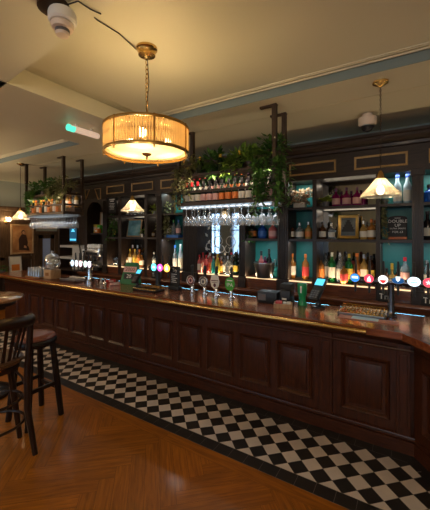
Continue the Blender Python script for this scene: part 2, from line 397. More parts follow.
b = MB(); b.tube([(XL, 3.21, 3.008), (XR, 3.21, 3.008)], .006, 8); struct(b.build('trim_7', M['cream']))
# panelled left wall: tall stiles, rails and a cornice rail
b = MB(); b.box(XL, YF, .0, XL+.02, 4.40, 2.36); b.box(XL, 5.12, 0, XL+.02, YA, 2.36); b.box(XL, 4.40, 2.02, XL+.02, 5.12, 2.36)
for y in (1.6, 2.4, 3.1, 3.72, 4.52-.06, 5.2): b.box(XL+.02, y-.05, 0, XL+.045, y+.05, 2.33)
b.box(XL+.02, YF, 0, XL+.05, 4.40, .18); b.box(XL+.02, YF, 1.08, XL+.045, 4.40, 1.16); b.box(XL, YF, 2.30, XL+.07, YA, 2.40, .012)
struct(b.build('trim_8', M['panelwood'], smooth=False))
# door with a tall glazed light in the left wall
b = MB(); b.box(XL, 4.46, 0, XL+.06, 4.58, 1.78, .01); b.box(XL, 5.02, 0, XL+.06, 5.14, 1.78, .01); b.box(XL, 4.46, 1.70, XL+.07, 5.14, 1.80, .01)
b.box(XL-.02, 4.58, 0, XL+.03, 4.70, 1.70); b.box(XL-.02, 4.92, 0, XL+.03, 5.02, 1.70); b.box(XL-.02, 4.58, 0, XL+.03, 5.02, .5); b.box(XL-.02, 4.58, 1.60, XL+.03, 5.02, 1.70)
dr = struct(b.build('door_1', M['panelwood'], smooth=False))
b = MB(); b.box(XL+.0, 4.70, .5, XL+.008, 4.92, 1.60); b.build('pane', pbr('door glass', (.35, .40, .55), .25, emit=(.3, .38, .6), es=.03), dr)  # bluish light beyond the pane put in as its own faint glow
b = MB(); b.lathe([(0, 0), (.022, 0), (.022, .04), (0, .045)], (0, 0, 0), 12, Matrix.Translation((XL+.03, 4.64, .95)) @ Matrix.Rotation(PI/2, 4, 'Y')); b.build('door_handle', M['brass'], dr)
b = MB(); b.box(XL+.0, 4.55, 1.86, XL+.03, 5.05, 2.05, .01); struct(b.build('trim_9', M['pale'], smooth=False))

# ================================================================== the bar
bar = thing('bar_counter', 'long mahogany panelled bar front standing on the black and cream tile strip', 'bar counter', (-3.2, 3.15, 0))
b = MB(); b.prism([(-6.5, 2.955), (.03, 2.955), (.78, 2.0), (1.12, 2.27), (.20, 3.36), (-6.5, 3.36)], .0, .945)
b.build('carcass', M['barwood'], bar, True, smooth=False)
LEFTP = [(-1.115 - .4135*k, -1.115 - .4135*k + .335) for k in range(13)]
PZ0, PZ1 = .225, .70
def stiles(b, x0, x1, ps, M_=None):
    y0, y1 = 2.938, 2.956
    xs = [x0] + [t for q in sorted(ps) for t in q] + [x1]
    for a, c in zip(xs[0::2], xs[1::2]): b.box(a, y0, .12, c, y1, .86)
    for a, c in ps: b.box(a, y0, .12, c, y1, PZ0); b.box(a, y0, PZ1, c, y1, .86)
b = MB(); stiles(b, -6.5, .0, LEFTP + [(-.525, -.155)]); b.build('panel_surround', M['barwood'], bar, True, smooth=False)
for a, c in LEFTP + [(-.525, -.155)]:
    q = MB(); q.frame(a-.004, PZ0-.004, c+.004, PZ1+.004, .034, 2.924, 2.955); q.box(a+.03, 2.951, PZ0+.03, c-.03, 2.957, PZ1-.03)
    q.box(a+.055, 2.944, PZ0+.055, c-.055, 2.957, PZ1-.055, .006)
    q.build('panel', M['barwood'], bar, True)
for a, c in ((-.715, -.60), (-.105, -.01)):
    q = MB(); q.box(a, 2.920, .12, c, 2.945, .86, .004); q.box(a+.02, 2.914, .2, c-.02, 2.93, .78, .004); q.build('pilaster', M['barwood'], bar, True, smooth=False)
b = MB(); b.box(-6.53, 2.905, 0, .035, 2.96, .105); b.box(-6.53, 2.916, .105, .03, 2.96, .128, .006); b.tube([(-6.53, 2.925, .132), (.03, 2.925, .132)], .012, 8)
b.box(0, -.035, 0, 1.2, .02, .105, 0, AM); b.box(0, -.024, .105, 1.2, .02, .14, 0, AM); b.build('plinth', M['barwood_x'], bar, True, smooth=False)
b = MB(); b.tube([(-6.5, 2.93, .815), (.012, 2.93, .815)], .014, 8); b.box(-6.5, 2.926, .80, .012, 2.95, .812); b.tube([AM @ Vector((0, -.01, .815)), AM @ Vector((1.2, -.01, .815))], .014, 8)
b.build('bead_moulding', M['barwood_x'], bar, True)
b = MB(); b.prism([(2.96, .86), (2.935, .86), (2.915, .875), (2.90, .905), (2.865, .915), (2.855, .947), (2.96, .947)], -6.52, .02, axis='x')
b.box(0, -.09, .905, 1.2, .02, .947, 0, AM); b.box(0, -.04, .86, 1.2, .02, .905, 0, AM); b.build('cornice', M['barwood_x'], bar, True, smooth=False)
b = MB()                                                          # panel of the angled end
for q in ((0, -.018, .12, .09, .01, .86), (.48, -.018, .12, .60, .01, .86), (.99, -.018, .12, 1.2, .01, .86), (.09, -.018, .12, .99, .01, PZ0), (.09, -.018, PZ1, .99, .01, .86)): b.box(*q, 0, AM)
b.build('panel_surround', M['barwood'], bar, True, smooth=False)
for a, c in ((.09, .48), (.60, .99)):
    q = MB(); q.frame(a-.004, PZ0-.004, c+.004, PZ1+.004, .034, -.032, 0); q.box(a+.03, -.004, PZ0+.03, c-.03, .002, PZ1-.03); q.box(a+.055, -.011, PZ0+.055, c-.055, 0, PZ1-.055, .006)
    for v in q.b.verts: v.co = AM @ v.co
    q.build('panel', M['barwood'], bar, True)
q = MB(); q.lathe([(0, -.004), (.012, -.004), (.012, .004), (0, .006)], (0, 0, 0), 12, Matrix.Translation((-.372, 2.935, .772)) @ Matrix.Rotation(PI/2, 4, 'X')); q.build('keyhole_plate', M['black'], bar, True)
wt = thing('bar_worktop', 'glossy reddish wooden worktop lying along the whole bar front', 'worktop', (-3.2, 3.1, .945))
b = MB(); b.prism([(-6.62, 2.77), (-.06, 2.77), (.684, 1.828), (1.181, 2.212), (.227, 3.42), (-6.62, 3.42)], .946, 1.0, .022, segs=4)
b.build('top_board', M['bartop'], wt, True)
b = MB(); b.box(-6.62, 3.36, .90, .2, 3.42, .945); b.build('rear_lip', M['barwood_x'], wt, True, smooth=False)
b = MB(); b.tube([(-6.5, 2.742, .968), (-.305, 2.742, .968)], .019, 12); b.build('elbow_rail', M['brass'], wt, True)
for k in range(8):
    x = -6.2 + k*.83
    q = MB(); q.cyl((x, 2.742, .968), (x, 2.79, .968), .012, 8); q.tube([(x-.012, 2.742, .968), (x+.012, 2.742, .968)], .0215, 12); q.build('rail_bracket', M['brass'], wt, True)

# ================================================================== the back bar
F = 3.95
bb = thing('back_bar', 'tall dark wooden back bar with pilasters, shelves and a gilt panelled frieze', 'back bar', (-2.6, 4.1, 0))
def W_(name, m, *boxes, bev=0, **kw):
    b = MB()
    for q in boxes: b.box(*q, bev)
    return b.build(name, m, bb, True, smooth=bool(bev), **kw)
Z0, Z1, Z2, Z3 = 1.145, 1.675, 2.075, 2.41
XE = 1.55
pil = [(-4.99, -4.87), (-3.63, -3.51), (-3.07, -2.79), (-2.07, -1.975), (-1.50, -1.357), (.0, .105), (.78, .88), (1.45, XE)]
div = [(-4.58, -4.50), (-3.92, -3.855), (-1.05, -1.0), (-.345, -.30)]
for a, c in pil:
    b = MB(); b.box(a, F, .0, c, 4.33, 2.45)
    n = max(2, int((c-a)/.03)); w = (c-a)/(2*n+1)
    for k in range(n): b.box(a+w*(2*k+1), F-.012, 1.15, a+w*(2*k+2), F+.002, 2.36, .003)
    b.box(a-.012, F-.02, 2.36, c+.012, F+.01, 2.43, .004); b.box(a-.01, F-.02, .99, c+.01, F+.01, 1.14, .004)
    b.build('pilaster', M['backwood'], bb, True, smooth=False)
for a, c in div: W_('divider', M['backwood'], (a, F+.02, .99, c, 4.33, 2.45))
bays = [(-4.87, -4.58, 'm'), (-4.50, -3.92, 'm'), (-3.855, -3.63, 'm'), (-3.51, -3.07, 't'), (-2.79, -2.07, 'M'), (-1.975, -1.50, 't'), (-1.357, -1.05, 't'), (-1.0, -.345, 'm'), (-.30, .0, 't'), (.105, .78, 't'), (.88, 1.45, 'm')]
for a, c, k in bays:
    if k == 't': W_('back_panel', M['teal'], (a-.01, 4.30, .99, c+.01, 4.33, 2.45), label='teal painted back panel')
    else: W_('mirror', M['clearmirror' if k == 'M' else 'mirror'], (a-.01, 4.30 if k != 'M' else 4.16, .99, c+.01, 4.33, 2.45), label='mirrored back panel')
    W_('shelf', M['counter'], (a, F+.015, 1.025, c, 4.30, Z0))
    if k != 'M':
        W_('shelf', M['backwood_x'], (a, F+.02, Z1-.032, c, 4.30, Z1)); W_('shelf', M['backwood_x'], (a, F+.02, Z2-.032, c, 4.30, Z2))
    b = MB(); b.box(a+.01, F+.012, Z0-.02, c-.01, F+.016, Z0-.004); b.build('led_strip', M['ledw'], bb, True, smooth=False, label='warm lit strip along the shelf edge')
W_('back_counter', M['counter'], (-5.6, 3.82, .955, XE, 4.33, .992), bev=.01)
W_('counter_front', M['counter'], (-5.6, 3.86, .91, XE, 3.90, .955))
W_('riser', M['counter'], (-5.6, F+.03, .992, XE, F+.05, 1.03))
# arch bay on the left, with a round headed opening
AXL, AXR = -5.55, -4.99
b = MB(); cxa, r, zc = (AXL+.09+AXR)/2, (AXR-AXL-.09)/2, 2.12
arc = [(cxa + r*math.cos(PI - PI*i/14), zc + r*1.0*math.sin(PI*i/14)) for i in range(15)]
b.prism([(AXL, .0), (AXL+.09, .0), (AXL+.09, zc)] + arc[1:] + [(AXR, 2.45), (AXL, 2.45)], F, F+.08, axis='y'); b.build('arch', M['backwood'], bb, True, smooth=False)
W_('back_panel', M['backwood'], (AXL, 4.30, 0, AXR, 4.33, 2.45)); W_('side_panel', M['backwood'], (AXL, F+.08, 0, AXL+.05, 4.30, 2.45)); W_('shelf', M['backwood_x'], (AXL+.05, F+.09, 1.72, AXR, 4.30, 1.75))
W_('shelf', M['counter'], (AXL+.05, F+.02, .995, AXR, 4.30, 1.03))
# frieze, gilt panels, cornice
W_('frieze', M['backwood_x'], (-6.55, F-.01, 2.41, XE, 4.33, 2.70))
for a, c in ((-4.86, -4.39), (-4.2, -3.69), (-3.52, -2.98), (-2.76, -2.10), (-1.96, -1.50), (-1.335, -.765), (-.565, -.035), (.15, .72), (.9, 1.42)):
    b = MB(); b.frame(a, 2.475, c, 2.625, .022, F-.024, F-.008); b.build('gilt_panel', M['gilt'], bb, True, label='gilt moulded frame on the frieze')
for pts in ([(-5.50, 2.60), (-5.36, 2.60), (-5.47, 2.42)], [(-5.20, 2.60), (-5.03, 2.60), (-5.03, 2.40), (-5.10, 2.40)]):
    b = MB(); b.tube([(x, F-.016, z) for x, z in pts], .011, 6, closed=True); b.build('gilt_spandrel', M['gilt'], bb, True, label='gilt spandrel frame beside the arch')
prof = [(4.33, 2.69), (F-.01, 2.69), (F-.03, 2.70), (F-.035, 2.73), (F-.07, 2.745), (F-.10, 2.775), (F-.11, 2.80), (F-.14, 2.805), (F-.14, 2.835), (4.33, 2.835)]
b = MB(); b.prism(prof, -6.55, XE+.05, axis='x'); b.build('cornice', M['backwood_x'], bb, True, smooth=False)
# etched scrolls on the centre mirror
b = MB(); mx = -2.43
for s in (-1, 1):
    for (x0, z0, R, t0, t1) in ((.10, 1.62, .10, -.5, 1.6), (.16, 1.78, .07, .2, 2.1), (.06, 1.50, .06, .6, 2.4), (.26, 1.9, .05, 0, 1.9), (.28, 1.55, .06, -.6, 1.2), (.27, 1.3, .05, .3, 2.2), (.09, 1.9, .06, -.2, 1.5)):
        pts = [(mx + s*(x0 + R*(1-.45*k/12)*math.cos(PI*(t0+(t1-t0)*k/12))), 4.157, z0 + R*(1-.45*k/12)*math.sin(PI*(t0+(t1-t0)*k/12))) for k in range(13)]
        b.tube(pts, [.008*(1-.6*k/12) for k in range(13)], 5); b.build('etched_scroll', M['etch'], bb, True, label='pale etched scroll on the centre mirror'); b = MB()
    for k in range(9): b.leaf((mx + s*.305, 4.156, 1.25 + k*.11), (s*(-1)**k*.6, 0, .8), .08, .04, 0, (0, -1, 0))
    b.build('etched_leaves', M['etch'], bb, True, label='pale etched leaf border on the centre mirror'); b = MB()
# bottle coolers under the back counter
for k, (a, c) in enumerate(((-5.5, -4.6), (-4.55, -3.65), (-3.6, -2.7), (-2.65, -1.75), (-1.7, -.8), (-.75, .15), (.2, 1.1))):
    t = thing('bottle_cooler', 'blue lit black bottle cooler under the back counter, %s from the coffee machine' % ORD[k], 'bottle cooler', ((a+c)/2, 4.1, 0), group='bottle coolers under the back counter')
    b = MB(); b.box(a, 4.28, 0, c, 4.30, .905); b.box(a, 3.88, 0, a+.03, 4.28, .905); b.box(c-.03, 3.88, 0, c, 4.28, .905); b.box(a, 3.88, 0, c, 4.28, .12); b.box(a, 3.88, .895, c, 4.28, .908)
    b.build('cabinet', M['black'], t, True, smooth=False)
    b = MB(); b.box(a+.03, 3.90, .55, c-.03, 4.27, .56); b.build('inner_shelf', M['steel'], t, True, smooth=False)
    b = MB(); b.box(a+.04, 3.90, .875, c-.04, 3.93, .893); b.build('light_tube', M['ledt'], t, True, smooth=False, label='blue white light tube')
    for d in (0, 1):
        x0 = a + .01 + d*(c-a)/2; x1 = x0 + (c-a)/2 - .02
        f = MB(); f.frame(x0, .13, x1, .89, .03, 3.855, 3.878); dd = f.build('door', M['black'], t, True)
        f = MB(); f.box(x0+.025, 3.866, .155, x1-.025, 3.870, .865); f.build('pane', M['pane'], dd)
# ================================================================== bottles
PROF = dict(
 round=[(0, 0), (.9, 0), (1, .02), (1, .60), (.93, .66), (.55, .73), (.34, .78), (.32, .90)],
 wine=[(0, 0), (.9, 0), (1, .02), (1, .55), (.9, .62), (.5, .70), (.38, .76), (.36, .93)],
 squat=[(0, 0), (.92, 0), (1, .03), (1, .52), (.9, .60), (.45, .68), (.30, .73), (.29, .88)],
 tall=[(0, 0), (.92, 0), (1, .02), (.98, .55), (.85, .64), (.50, .74), (.42, .80), (.38, .92)],
 decanter=[(0, 0), (.8, 0), (1, .06), (.96, .30), (.6, .44), (.25, .52), (.22, .78)])
LB = dict(round=(.14, .50), wine=(.14, .42), squat=(.12, .44), tall=(.10, .45), decanter=(.1, .26))
_bc = {}
def bottle_mesh(kind, h, r, glass, lab, cap, foil=False):
    key = (kind, h, r, glass, lab, cap, foil)
    if key in _bc: return _bc[key]
    pr = [(a*r, b*h) for a, b in PROF[kind]]
    b = MB(); b.lathe(pr + [(0, pr[-1][1])], n=18); body = b.mesh('bottle', B[glass])
    z0, z1 = LB[kind]; l = None
    if lab:
        b = MB(); b.lathe([(r*1.0, z0*h), (r*1.018, z0*h), (r*1.018, z1*h), (r*1.0, z1*h)], n=18); l = b.mesh('label', M[lab])
    nr = pr[-1][0]*1.2; zc = pr[-1][1]
    b = MB(); b.lathe([(0, zc*.995 - (h*.12 if foil else .012)), (nr, zc - (h*.12 if foil else .012)), (nr*1.02, zc), (nr, h), (0, h)], n=12); c = b.mesh('cap', M[cap])
    _bc[key] = (body, l, c); return _bc[key]
def bottle(kind, h, r, glass, lab, cap, loc, label, group, foil=False, name='bottle'):
    body, l, c = bottle_mesh(kind, h, r, glass, lab, cap, foil)
    t = thing(name, label, 'bottle', loc, rnd.random()*.6, group)
    put('glass_body', body, t)
    if l: put('paper_label', l, t)
    put('cap', c, t); return t
def UB(u, Y, Z): v = at(u, 233, Y=Y); return (v.x, v.y, Z)
BY = 4.12
def row(where, Z, items, group, nouns, Y=BY):
    for i, it in enumerate(items):
        u, kind, h, r, gl, lab, cap = it[:7]; yy = it[7] if len(it) > 7 else Y
        bottle(kind, h, r, gl, lab, cap, UB(u, yy, Z), '%s, %s from left %s' % (nouns[i] if isinstance(nouns, list) else nouns, ORD[i], where), group)
wide = 'on the wide mirrored bottom shelf'
row(wide, Z0, [(321, 'round', .30, .042, 'amber', 'orange', 'foilblk'), (326, 'round', .35, .038, 'clear', 'offwhite', 'foilblk', 4.22), (332, 'round', .36, .043, 'green', 'offwhite', 'white'), (340, 'tall', .36, .042, 'clear', 'offwhite', 'steel'), (344, 'squat', .25, .045, 'amber', 'red', 'foilblk', 4.05),
    (349, 'round', .35, .042, 'green', 'yellow', 'foilgold'), (353, 'squat', .26, .042, 'amber', 'offwhite', 'red', 4.21), (357, 'tall', .36, .040, 'amber', 'orange', 'foilor'), (364, 'round', .35, .043, 'gold', 'offwhite', 'steel'), (371, 'round', .34, .042, 'brown', 'yellow', 'foilblk')], 'spirits on the wide bottom shelf',
    ['orange labelled amber bottle', 'clear bottle set behind the others', 'green bottle with a cream label', 'clear tall bottle with a cream label', 'short red labelled bottle', 'green bottle with a yellow label', 'small amber bottle set back', 'slim orange capped bottle', 'golden bottle with a cream label', 'brown bottle with a yellow label'])
row('on the shelf below the dried flowers', Z0, [(292.5, 'round', .33, .043, 'amber', 'offwhite', 'foilor'), (305.5, 'round', .33, .046, 'amber', 'red', 'foilor')], 'spirits below the dried flowers', ['amber bottle with a cream label', 'stout red labelled amber bottle'])
row('directly under the dried flowers', Z1, [(291, 'squat', .22, .048, 'brown', 'offwhite', 'foilblk'), (299.5, 'squat', .21, .052, 'clear', 'offwhite', 'steel'), (308.5, 'squat', .22, .047, 'gold', 'orange', 'steel')], 'short bottles under the dried flowers', ['short brown bottle', 'wide clear bottle', 'short golden bottle'])
row('on the gilded frame shelf', Z1, [(322.5, 'squat', .22, .046, 'brown', 'offwhite', 'foilblk'), (331.5, 'squat', .20, .042, 'clear', 'offwhite', 'white'), (363.5, 'squat', .22, .042, 'gold', 'offwhite', 'steel'), (371.5, 'squat', .24, .045, 'amber', 'offwhite', 'foilor')], 'bottles beside the gilded frame', ['brown bottle', 'clear bottle', 'golden bottle', 'amber bottle'])
row('right of the potted fern', Z2, [(336, 'squat', .23, .048, 'magenta', 'pinkp', 'foilpur'), (346.5, 'squat', .23, .048, 'magenta', 'pinkp', 'foilpur'), (357, 'squat', .23, .048, 'magenta', 'pinkp', 'foilpur')], 'magenta bottles on the top shelf', 'magenta bottle with a pale pink label')
for i, u in enumerate((341.3, 351.8, 363)):
    b = MB(); b.lathe([(0, 0), (.026, 0), (.028, .008), (.028, .10), (.022, .11), (0, .11)], n=14)
    tag(b.build('drink_can', B['magenta'], loc=UB(u, 4.17, Z2)), 'short magenta can on the top shelf, %s from the fern, behind the magenta bottles' % ORD[i], 'can', 'magenta cans on the top shelf')
row('above the doubling up sign', Z2, [(397.5, 'tall', .335, .043, 'ice', 'offwhite', 'foilpur'), (407.5, 'tall', .335, .043, 'ice', 'offwhite', 'foilpur')], 'frosted bottles on the top shelf', 'tall frosted vodka bottle with navy cap')
for k in _bc:
    if k[3] == 'ice' and k[6] is False and k[5] == 'foilpur': _bc[k][2].materials[0] = pbr('navy cap', (.01, .03, .16), .4)
row('below the doubling up sign', Z0, [(386.5, 'squat', .20, .040, 'brown', 'offwhite', 'foilblk'), (392, 'decanter', .26, .060, 'gold', 'yellow', 'foilgold'), (397.5, 'squat', .19, .036, 'amber', 'offwhite', 'steel', 4.2), (405, 'round', .335, .046, 'clear', 'pinkp', 'foilred')], 'spirits below the chalk sign', ['small dark bottle', 'bulbous golden bottle', 'small amber bottle set back', 'clear bottle with red cap and pinkish label'])
row('on far right bottom shelf', Z0, [(426.5, 'round', .31, .045, 'clear', 'offwhite', 'steel'), (436, 'round', .33, .043, 'amber', 'orange', 'foilblk'), (446, 'squat', .28, .05, 'brown', 'offwhite', 'foilblk')], 'spirits right of the fluted pilaster', ['clear white labelled bottle', 'amber bottle', 'brown bottle'])
row('on far right middle shelf', Z1, [(427.5, 'wine', .31, .042, 'black', 'offwhite', 'foilblk'), (437, 'wine', .31, .042, 'dgreen', 'offwhite', 'foilred')], 'wine right of the fluted pilaster', ['black wine bottle with white label', 'green wine bottle'])
row('on far right top shelf', Z2, [(429, 'squat', .20, .05, 'blue', None, 'foilblk'), (439, 'squat', .20, .05, 'blue', 'offwhite', 'foilblk')], 'blue bottles right of the fluted pilaster', ['plain blue bottle', 'blue bottle with cream label'])
row('above the steel ice bucket', Z1, [(252.5, 'squat', .24, .062, 'black', 'orange', 'foilgold'), (262.5, 'squat', .24, .062, 'blue', 'blue', 'steel'), (273, 'squat', .24, .060, 'pink', 'pinkp', 'foilor')], 'wide bottles on the middle shelf', ['wide black bottle with copper label', 'wide blue bottle', 'wide pink bottle'])
cen = 'before the etched centre mirror'
ci = [q_[:7] + ((3.995,) if len(q_) > 7 and q_[7] < 4.1 else (4.09,)) for q_ in [(195.5, 'round', .29, .042, 'pink', 'pinkp', 'foilred'), (199.5, 'round', .27, .040, 'pink', 'offwhite', 'foilred', 4.03), (203, 'round', .30, .042, 'pink', 'pinkp', 'foilred'), (206.5, 'round', .27, .042, 'pink', 'red', 'foilred', 4.03), (210, 'round', .30, .042, 'pink', 'foilor', 'white'), (213.6, 'tall', .26, .036, 'teal', None, 'steel', 4.03),
      (217.5, 'tall', .30, .036, 'yellow', None, 'foilgold', 4.03), (221.5, 'squat', .25, .043, 'amber', 'yellow', 'steel'), (225, 'tall', .31, .036, 'clear', 'offwhite', 'white', 4.2), (228, 'squat', .27, .042, 'clear', 'offwhite', 'steel', 4.03), (231.5, 'wine', .32, .040, 'clear', 'offwhite', 'foilred'), (235.5, 'wine', .31, .040, 'dgreen', 'yellow', 'foilblk')]]
row(cen, Z0, ci, 'spirits before the centre mirror', ['pink bottle with pale label', 'shorter pink bottle', 'pink bottle with red cap', 'short red labelled bottle', 'pink bottle with white cap', 'teal bottle', 'yellow bottle', 'amber squat bottle', 'clear tall bottle set back', 'clear squat bottle', 'clear bottle with red cap', 'dark green bottle'])
row('on the blue tray', Z1+.045, [(169, 'squat', .25, .045, 'clear', 'offwhite', 'white'), (173.5, 'squat', .25, .042, 'clear', None, 'ltgreen'), (178.5, 'squat', .25, .045, 'clear', 'pinkp', 'blue')], 'bottles on the blue tray', ['clear bottle with white cap', 'plain clear bottle', 'clear bottle with blue cap'])
row('on the shelf below the blue tray', Z0, [(175, 'tall', .40, .038, 'clear', 'offwhite', 'blue'), (180.5, 'tall', .42, .038, 'ice', 'offwhite', 'white')], 'slender bottles under the blue tray', ['slender clear bottle with blue cap', 'slender frosted bottle'])
row('in the narrow bay left of the trailing plant', Z1, [(151, 'decanter', .28, .065, 'gold', 'offwhite', 'foilgold')], 'decanter in the narrow bay', 'round bellied golden decanter')
row('at the narrow bay bottom behind the turquoise badge', Z0, [(154, 'round', .27, .04, 'clear', 'offwhite', 'white')], 'bottle in the narrow bay', 'small clear bottle')
row('below the leaning photo frame', Z0, [(126.5, 'squat', .24, .042, 'gold', 'offwhite', 'foilor'), (130, 'round', .31, .040, 'gold', 'offwhite', 'foilgold'), (132.8, 'round', .38, .040, 'amber', 'yellow', 'white', 4.2), (135, 'round', .31, .042, 'gold', 'yellow', 'foilgold'), (137.6, 'round', .38, .040, 'clear', 'offwhite', 'steel', 4.2), (139.6, 'round', .31, .042, 'amber', 'orange', 'foilor'), (142, 'squat', .25, .044, 'amber', 'offwhite', 'foilblk')], 'spirits below the leaning photo frame', ['golden short bottle', 'golden bottle', 'tall amber bottle set back', 'golden bottle with yellow label', 'tall clear bottle set back', 'amber bottle with orange label', 'amber short bottle'])
row('on the middle shelf under the hanging sign', Z1, [(112.8, 'round', .29, .05, 'green', 'yellow', 'foilgold')], 'bottle under the hanging sign', 'green bottle with yellow label')
# bottles inside the coolers
for k, (a, c) in enumerate(((-5.5, -4.6), (-4.55, -3.65), (-3.6, -2.7), (-2.65, -1.75), (-1.7, -.8), (-.75, .15))):
    for j in range(7):
        bottle('round', .24, .032, ('brown', 'green', 'clear')[k % 3], ('offwhite', 'yellow', 'red')[(k+j//4) % 3], 'foilgold', (a+.09+j*.12, 4.02, .561), 'small beer bottle inside the %s bottle cooler from the coffee machine' % ORD[k], 'beer bottles inside the %s cooler' % ORD[k], name='beer_bottle')

# ================================================================== hanging racks
def leafy(b, c, R, n, L, w, down=.3):
    for _ in range(n):
        a, e = rnd.random()*2*PI, rnd.uniform(-.5, 1.2)
        d = Vector((math.cos(a)*math.cos(e), math.sin(a)*math.cos(e), math.sin(e)))
        q = Vector(c) + Vector((d.x*R[0], d.y*R[1], d.z*R[2]))*rnd.uniform(.2, 1)
        b.leaf(q, d + Vector((rnd.uniform(-.5, .5), rnd.uniform(-.5, .5), rnd.uniform(-.6, .3))), L*rnd.uniform(.7, 1.3), w*rnd.uniform(.7, 1.2), down)
def vine(b, st, p, length, n, sway, L, w, root=None):
    p = Vector(p)
    if root: st.tube([root, p], .0025, 4); pts = [p.copy()]
    for k in range(n):
        p = p + Vector((rnd.uniform(-sway, sway), rnd.uniform(-sway, sway), -length/n)); pts.append(p.copy())
        for s in (-1, 1, 0):
            if rnd.random() < .85: b.leaf(p, (rnd.uniform(-1, 1), rnd.uniform(-1, .6), rnd.uniform(-.9, .2)), L*rnd.uniform(.7, 1.3), w*rnd.uniform(.7, 1.2), .3)
    st.tube(pts, .0025, 4)
def glass_meshes():
    b = MB(); b.lathe([(.032, 0), (.030, .002), (.006, .006), (.0042, .012), (.0042, .085), (.010, .094), (.026, .108), (.036, .135), (.037, .155), (.032, .19), (.029, .205)], n=16)
    return b.mesh('wine_glass', M['wineglass'])
WG = glass_meshes()
def rack(x0, x1, y0, y1, zb, zc, label, side, zr=None):
    zcs = {y0: zc, y1: zr or zc}
    t = thing('bottle_rack', label, 'hanging rack', ((x0+x1)/2, (y0+y1)/2, zb))
    zt = 2.395
    for x, d in ((x0, 1), (x1, -1)):
        for y in (y0, y1):
            zc = zcs[y]
            b = MB(); b.box(x-.017, y-.017, zb-.02, x+.017, y+.017, zc); b.box(x-.022, y-.022, zc-.36, x+.022, y+.022, zc); b.build('post', M['iron'], t, True, smooth=False)
            b = MB(); b.box(min(x, x+d*-.0)-.025, y-.025, zc-.012, x+.025, y+.025, zc); b.box(min(x, x-.15), y-.02, zc-.02, max(x, x-.15), y+.02, zc); b.build('ceiling_bracket', M['iron'], t, True, smooth=False)
            b = MB(); b.cyl((x+.01, y-.026, zc-.33), (x+.01, y-.02, zc-.33), .008, 8); b.build('bolt', M['steel'], t, True)
        b = MB(); b.box(x-.012, y0, 2.39, x+.012, y1, 2.42); b.box(x-.012, y0, 2.205, x+.012, y1, 2.235); b.box(x-.012, y0, zb, x+.012, y1, zb+.03); b.build('end_rail', M['iron'], t, True, smooth=False)
    for y in (y0, y1):
        b = MB(); b.box(x0, y-.012, zb-.015, x1, y+.012, zb+.025); b.build('bottom_rail', M['iron'], t, True, smooth=False)
        b = MB(); b.box(x0, y-.008, 2.205, x1, y+.008, 2.23); b.build('middle_rail', M['iron'], t, True, smooth=False)
        b = MB(); b.box(x0, y-.01, 2.392, x1, y+.01, 2.418); b.build('top_rail', M['iron'], t, True, smooth=False)
    b = MB(); b.box(x0, y0, zb-.012, x1, y1, zb+.004); b.box(x0+.02, y1-.125, zb+.10, x1-.02, y1-.01, zb+.112); b.box(x0+.02, y1-.125, zb+.004, x1-.02, y1-.115, zb+.10); b.build('bottle_shelf', M['iron'], t, True, smooth=False)
    b = MB(); b.box(x0, y0+.01, 2.40, x1, y1-.01, 2.412); b.build('plant_shelf', M['iron'], t, True, smooth=False)
    n = int(round((x1-x0)/.085)); w = (x1-x0-.06)/n
    b = MB()
    for k in range(n+1):
        x = x0+.03+k*w; b.box(x-.006, y0, zb-.045, x+.006, y1, zb-.038); b.box(x-.001, y0, zb-.04, x+.001, y1, zb-.012)
    b.build('glass_rail', M['steel'], t, True, smooth=False)
    b = MB(); b.box(x0+.02, y0+.06, zb-.020, x1-.02, y0+.075, zb-.0125); b.box(x0+.02, y1-.08, zb-.020, x1-.02, y1-.065, zb-.0125); b.build('led_strip', M['led'], t, True, smooth=False, label='cool white light strip under the rack')
    for k in range(n):
        for j in range(2):
            o = put('wine_glass', WG, loc=(x0+.03+(k+.5)*w, y0+.055+j*(y1-y0-.11), zb-.0375), rot=(PI, 0, rnd.random()))
            tag(o, 'clear wine glass hanging upside down under the %s bottle rack' % side, 'wine glass', 'wine glasses under the %s rack' % side)
    return t
RX0, RX1, RY0, RY1, RZ = -2.31, -1.13, 2.90, 3.17, 2.075
rack(RX0, RX1, RY0, RY1, RZ, 3.0, 'brown iron hanging rack of wine and plants over the middle of the bar', 'middle')
QX0, QX1, QY0, QY1 = ux(26.5, 3.04), ux(63.5, 3.04), 3.04, 3.38
rack(QX0, QX1, QY0, QY1, RZ, 3.0, 'brown iron hanging rack of spirits and plants at the far left end of the bar', 'far left', 3.012)
kinds = [('red', 'foilred', 'offwhite', 'dgreen'), ('red', 'foilred', 'offwhite', 'dgreen'), ('red', 'foilred', 'offwhite', 'dgreen'), ('black', 'foilblk', 'pinkp', 'black'), ('black', 'foilblk', 'pinkp', 'black'), ('black', 'foilblk', 'pinkp', 'dgreen'), ('black', 'foilor', 'foilor', 'dgreen'), ('orange', 'foilor', 'foilor', 'dgreen'), ('orange', 'foilor', 'foilor', 'dgreen'), ('purple', 'foilpur', 'offwhite', 'black'), ('purple', 'foilpur', 'offwhite', 'black'), ('purple', 'foilpur', 'pinkp', 'black'), ('black', 'foilblk', 'offwhite', 'black'), ('black', 'foilblk', 'pinkp', 'black')]
for r_, (y, z, nm) in enumerate(((RY0+.055, RZ+.005, 'front'), (RY1-.06, RZ+.1125, 'back'))):
    for i, (cn, fo, la, gl) in enumerate(kinds):
        if r_ == 0: fo = 'foilblk' if i > 2 else 'foilred'
        bottle('wine', .255, .034, gl, la, fo, (RX0+.07+i*.0805, y, z), '%s wine bottle, %s from left in the middle rack %s row' % ({'red': 'red foiled', 'black': 'black foiled', 'orange': 'orange foiled', 'purple': 'purple foiled'}[cn if r_ else ('red' if i < 3 else 'black')], ORD[i], nm), 'wine bottles in the %s row' % nm, True, 'wine_bottle')
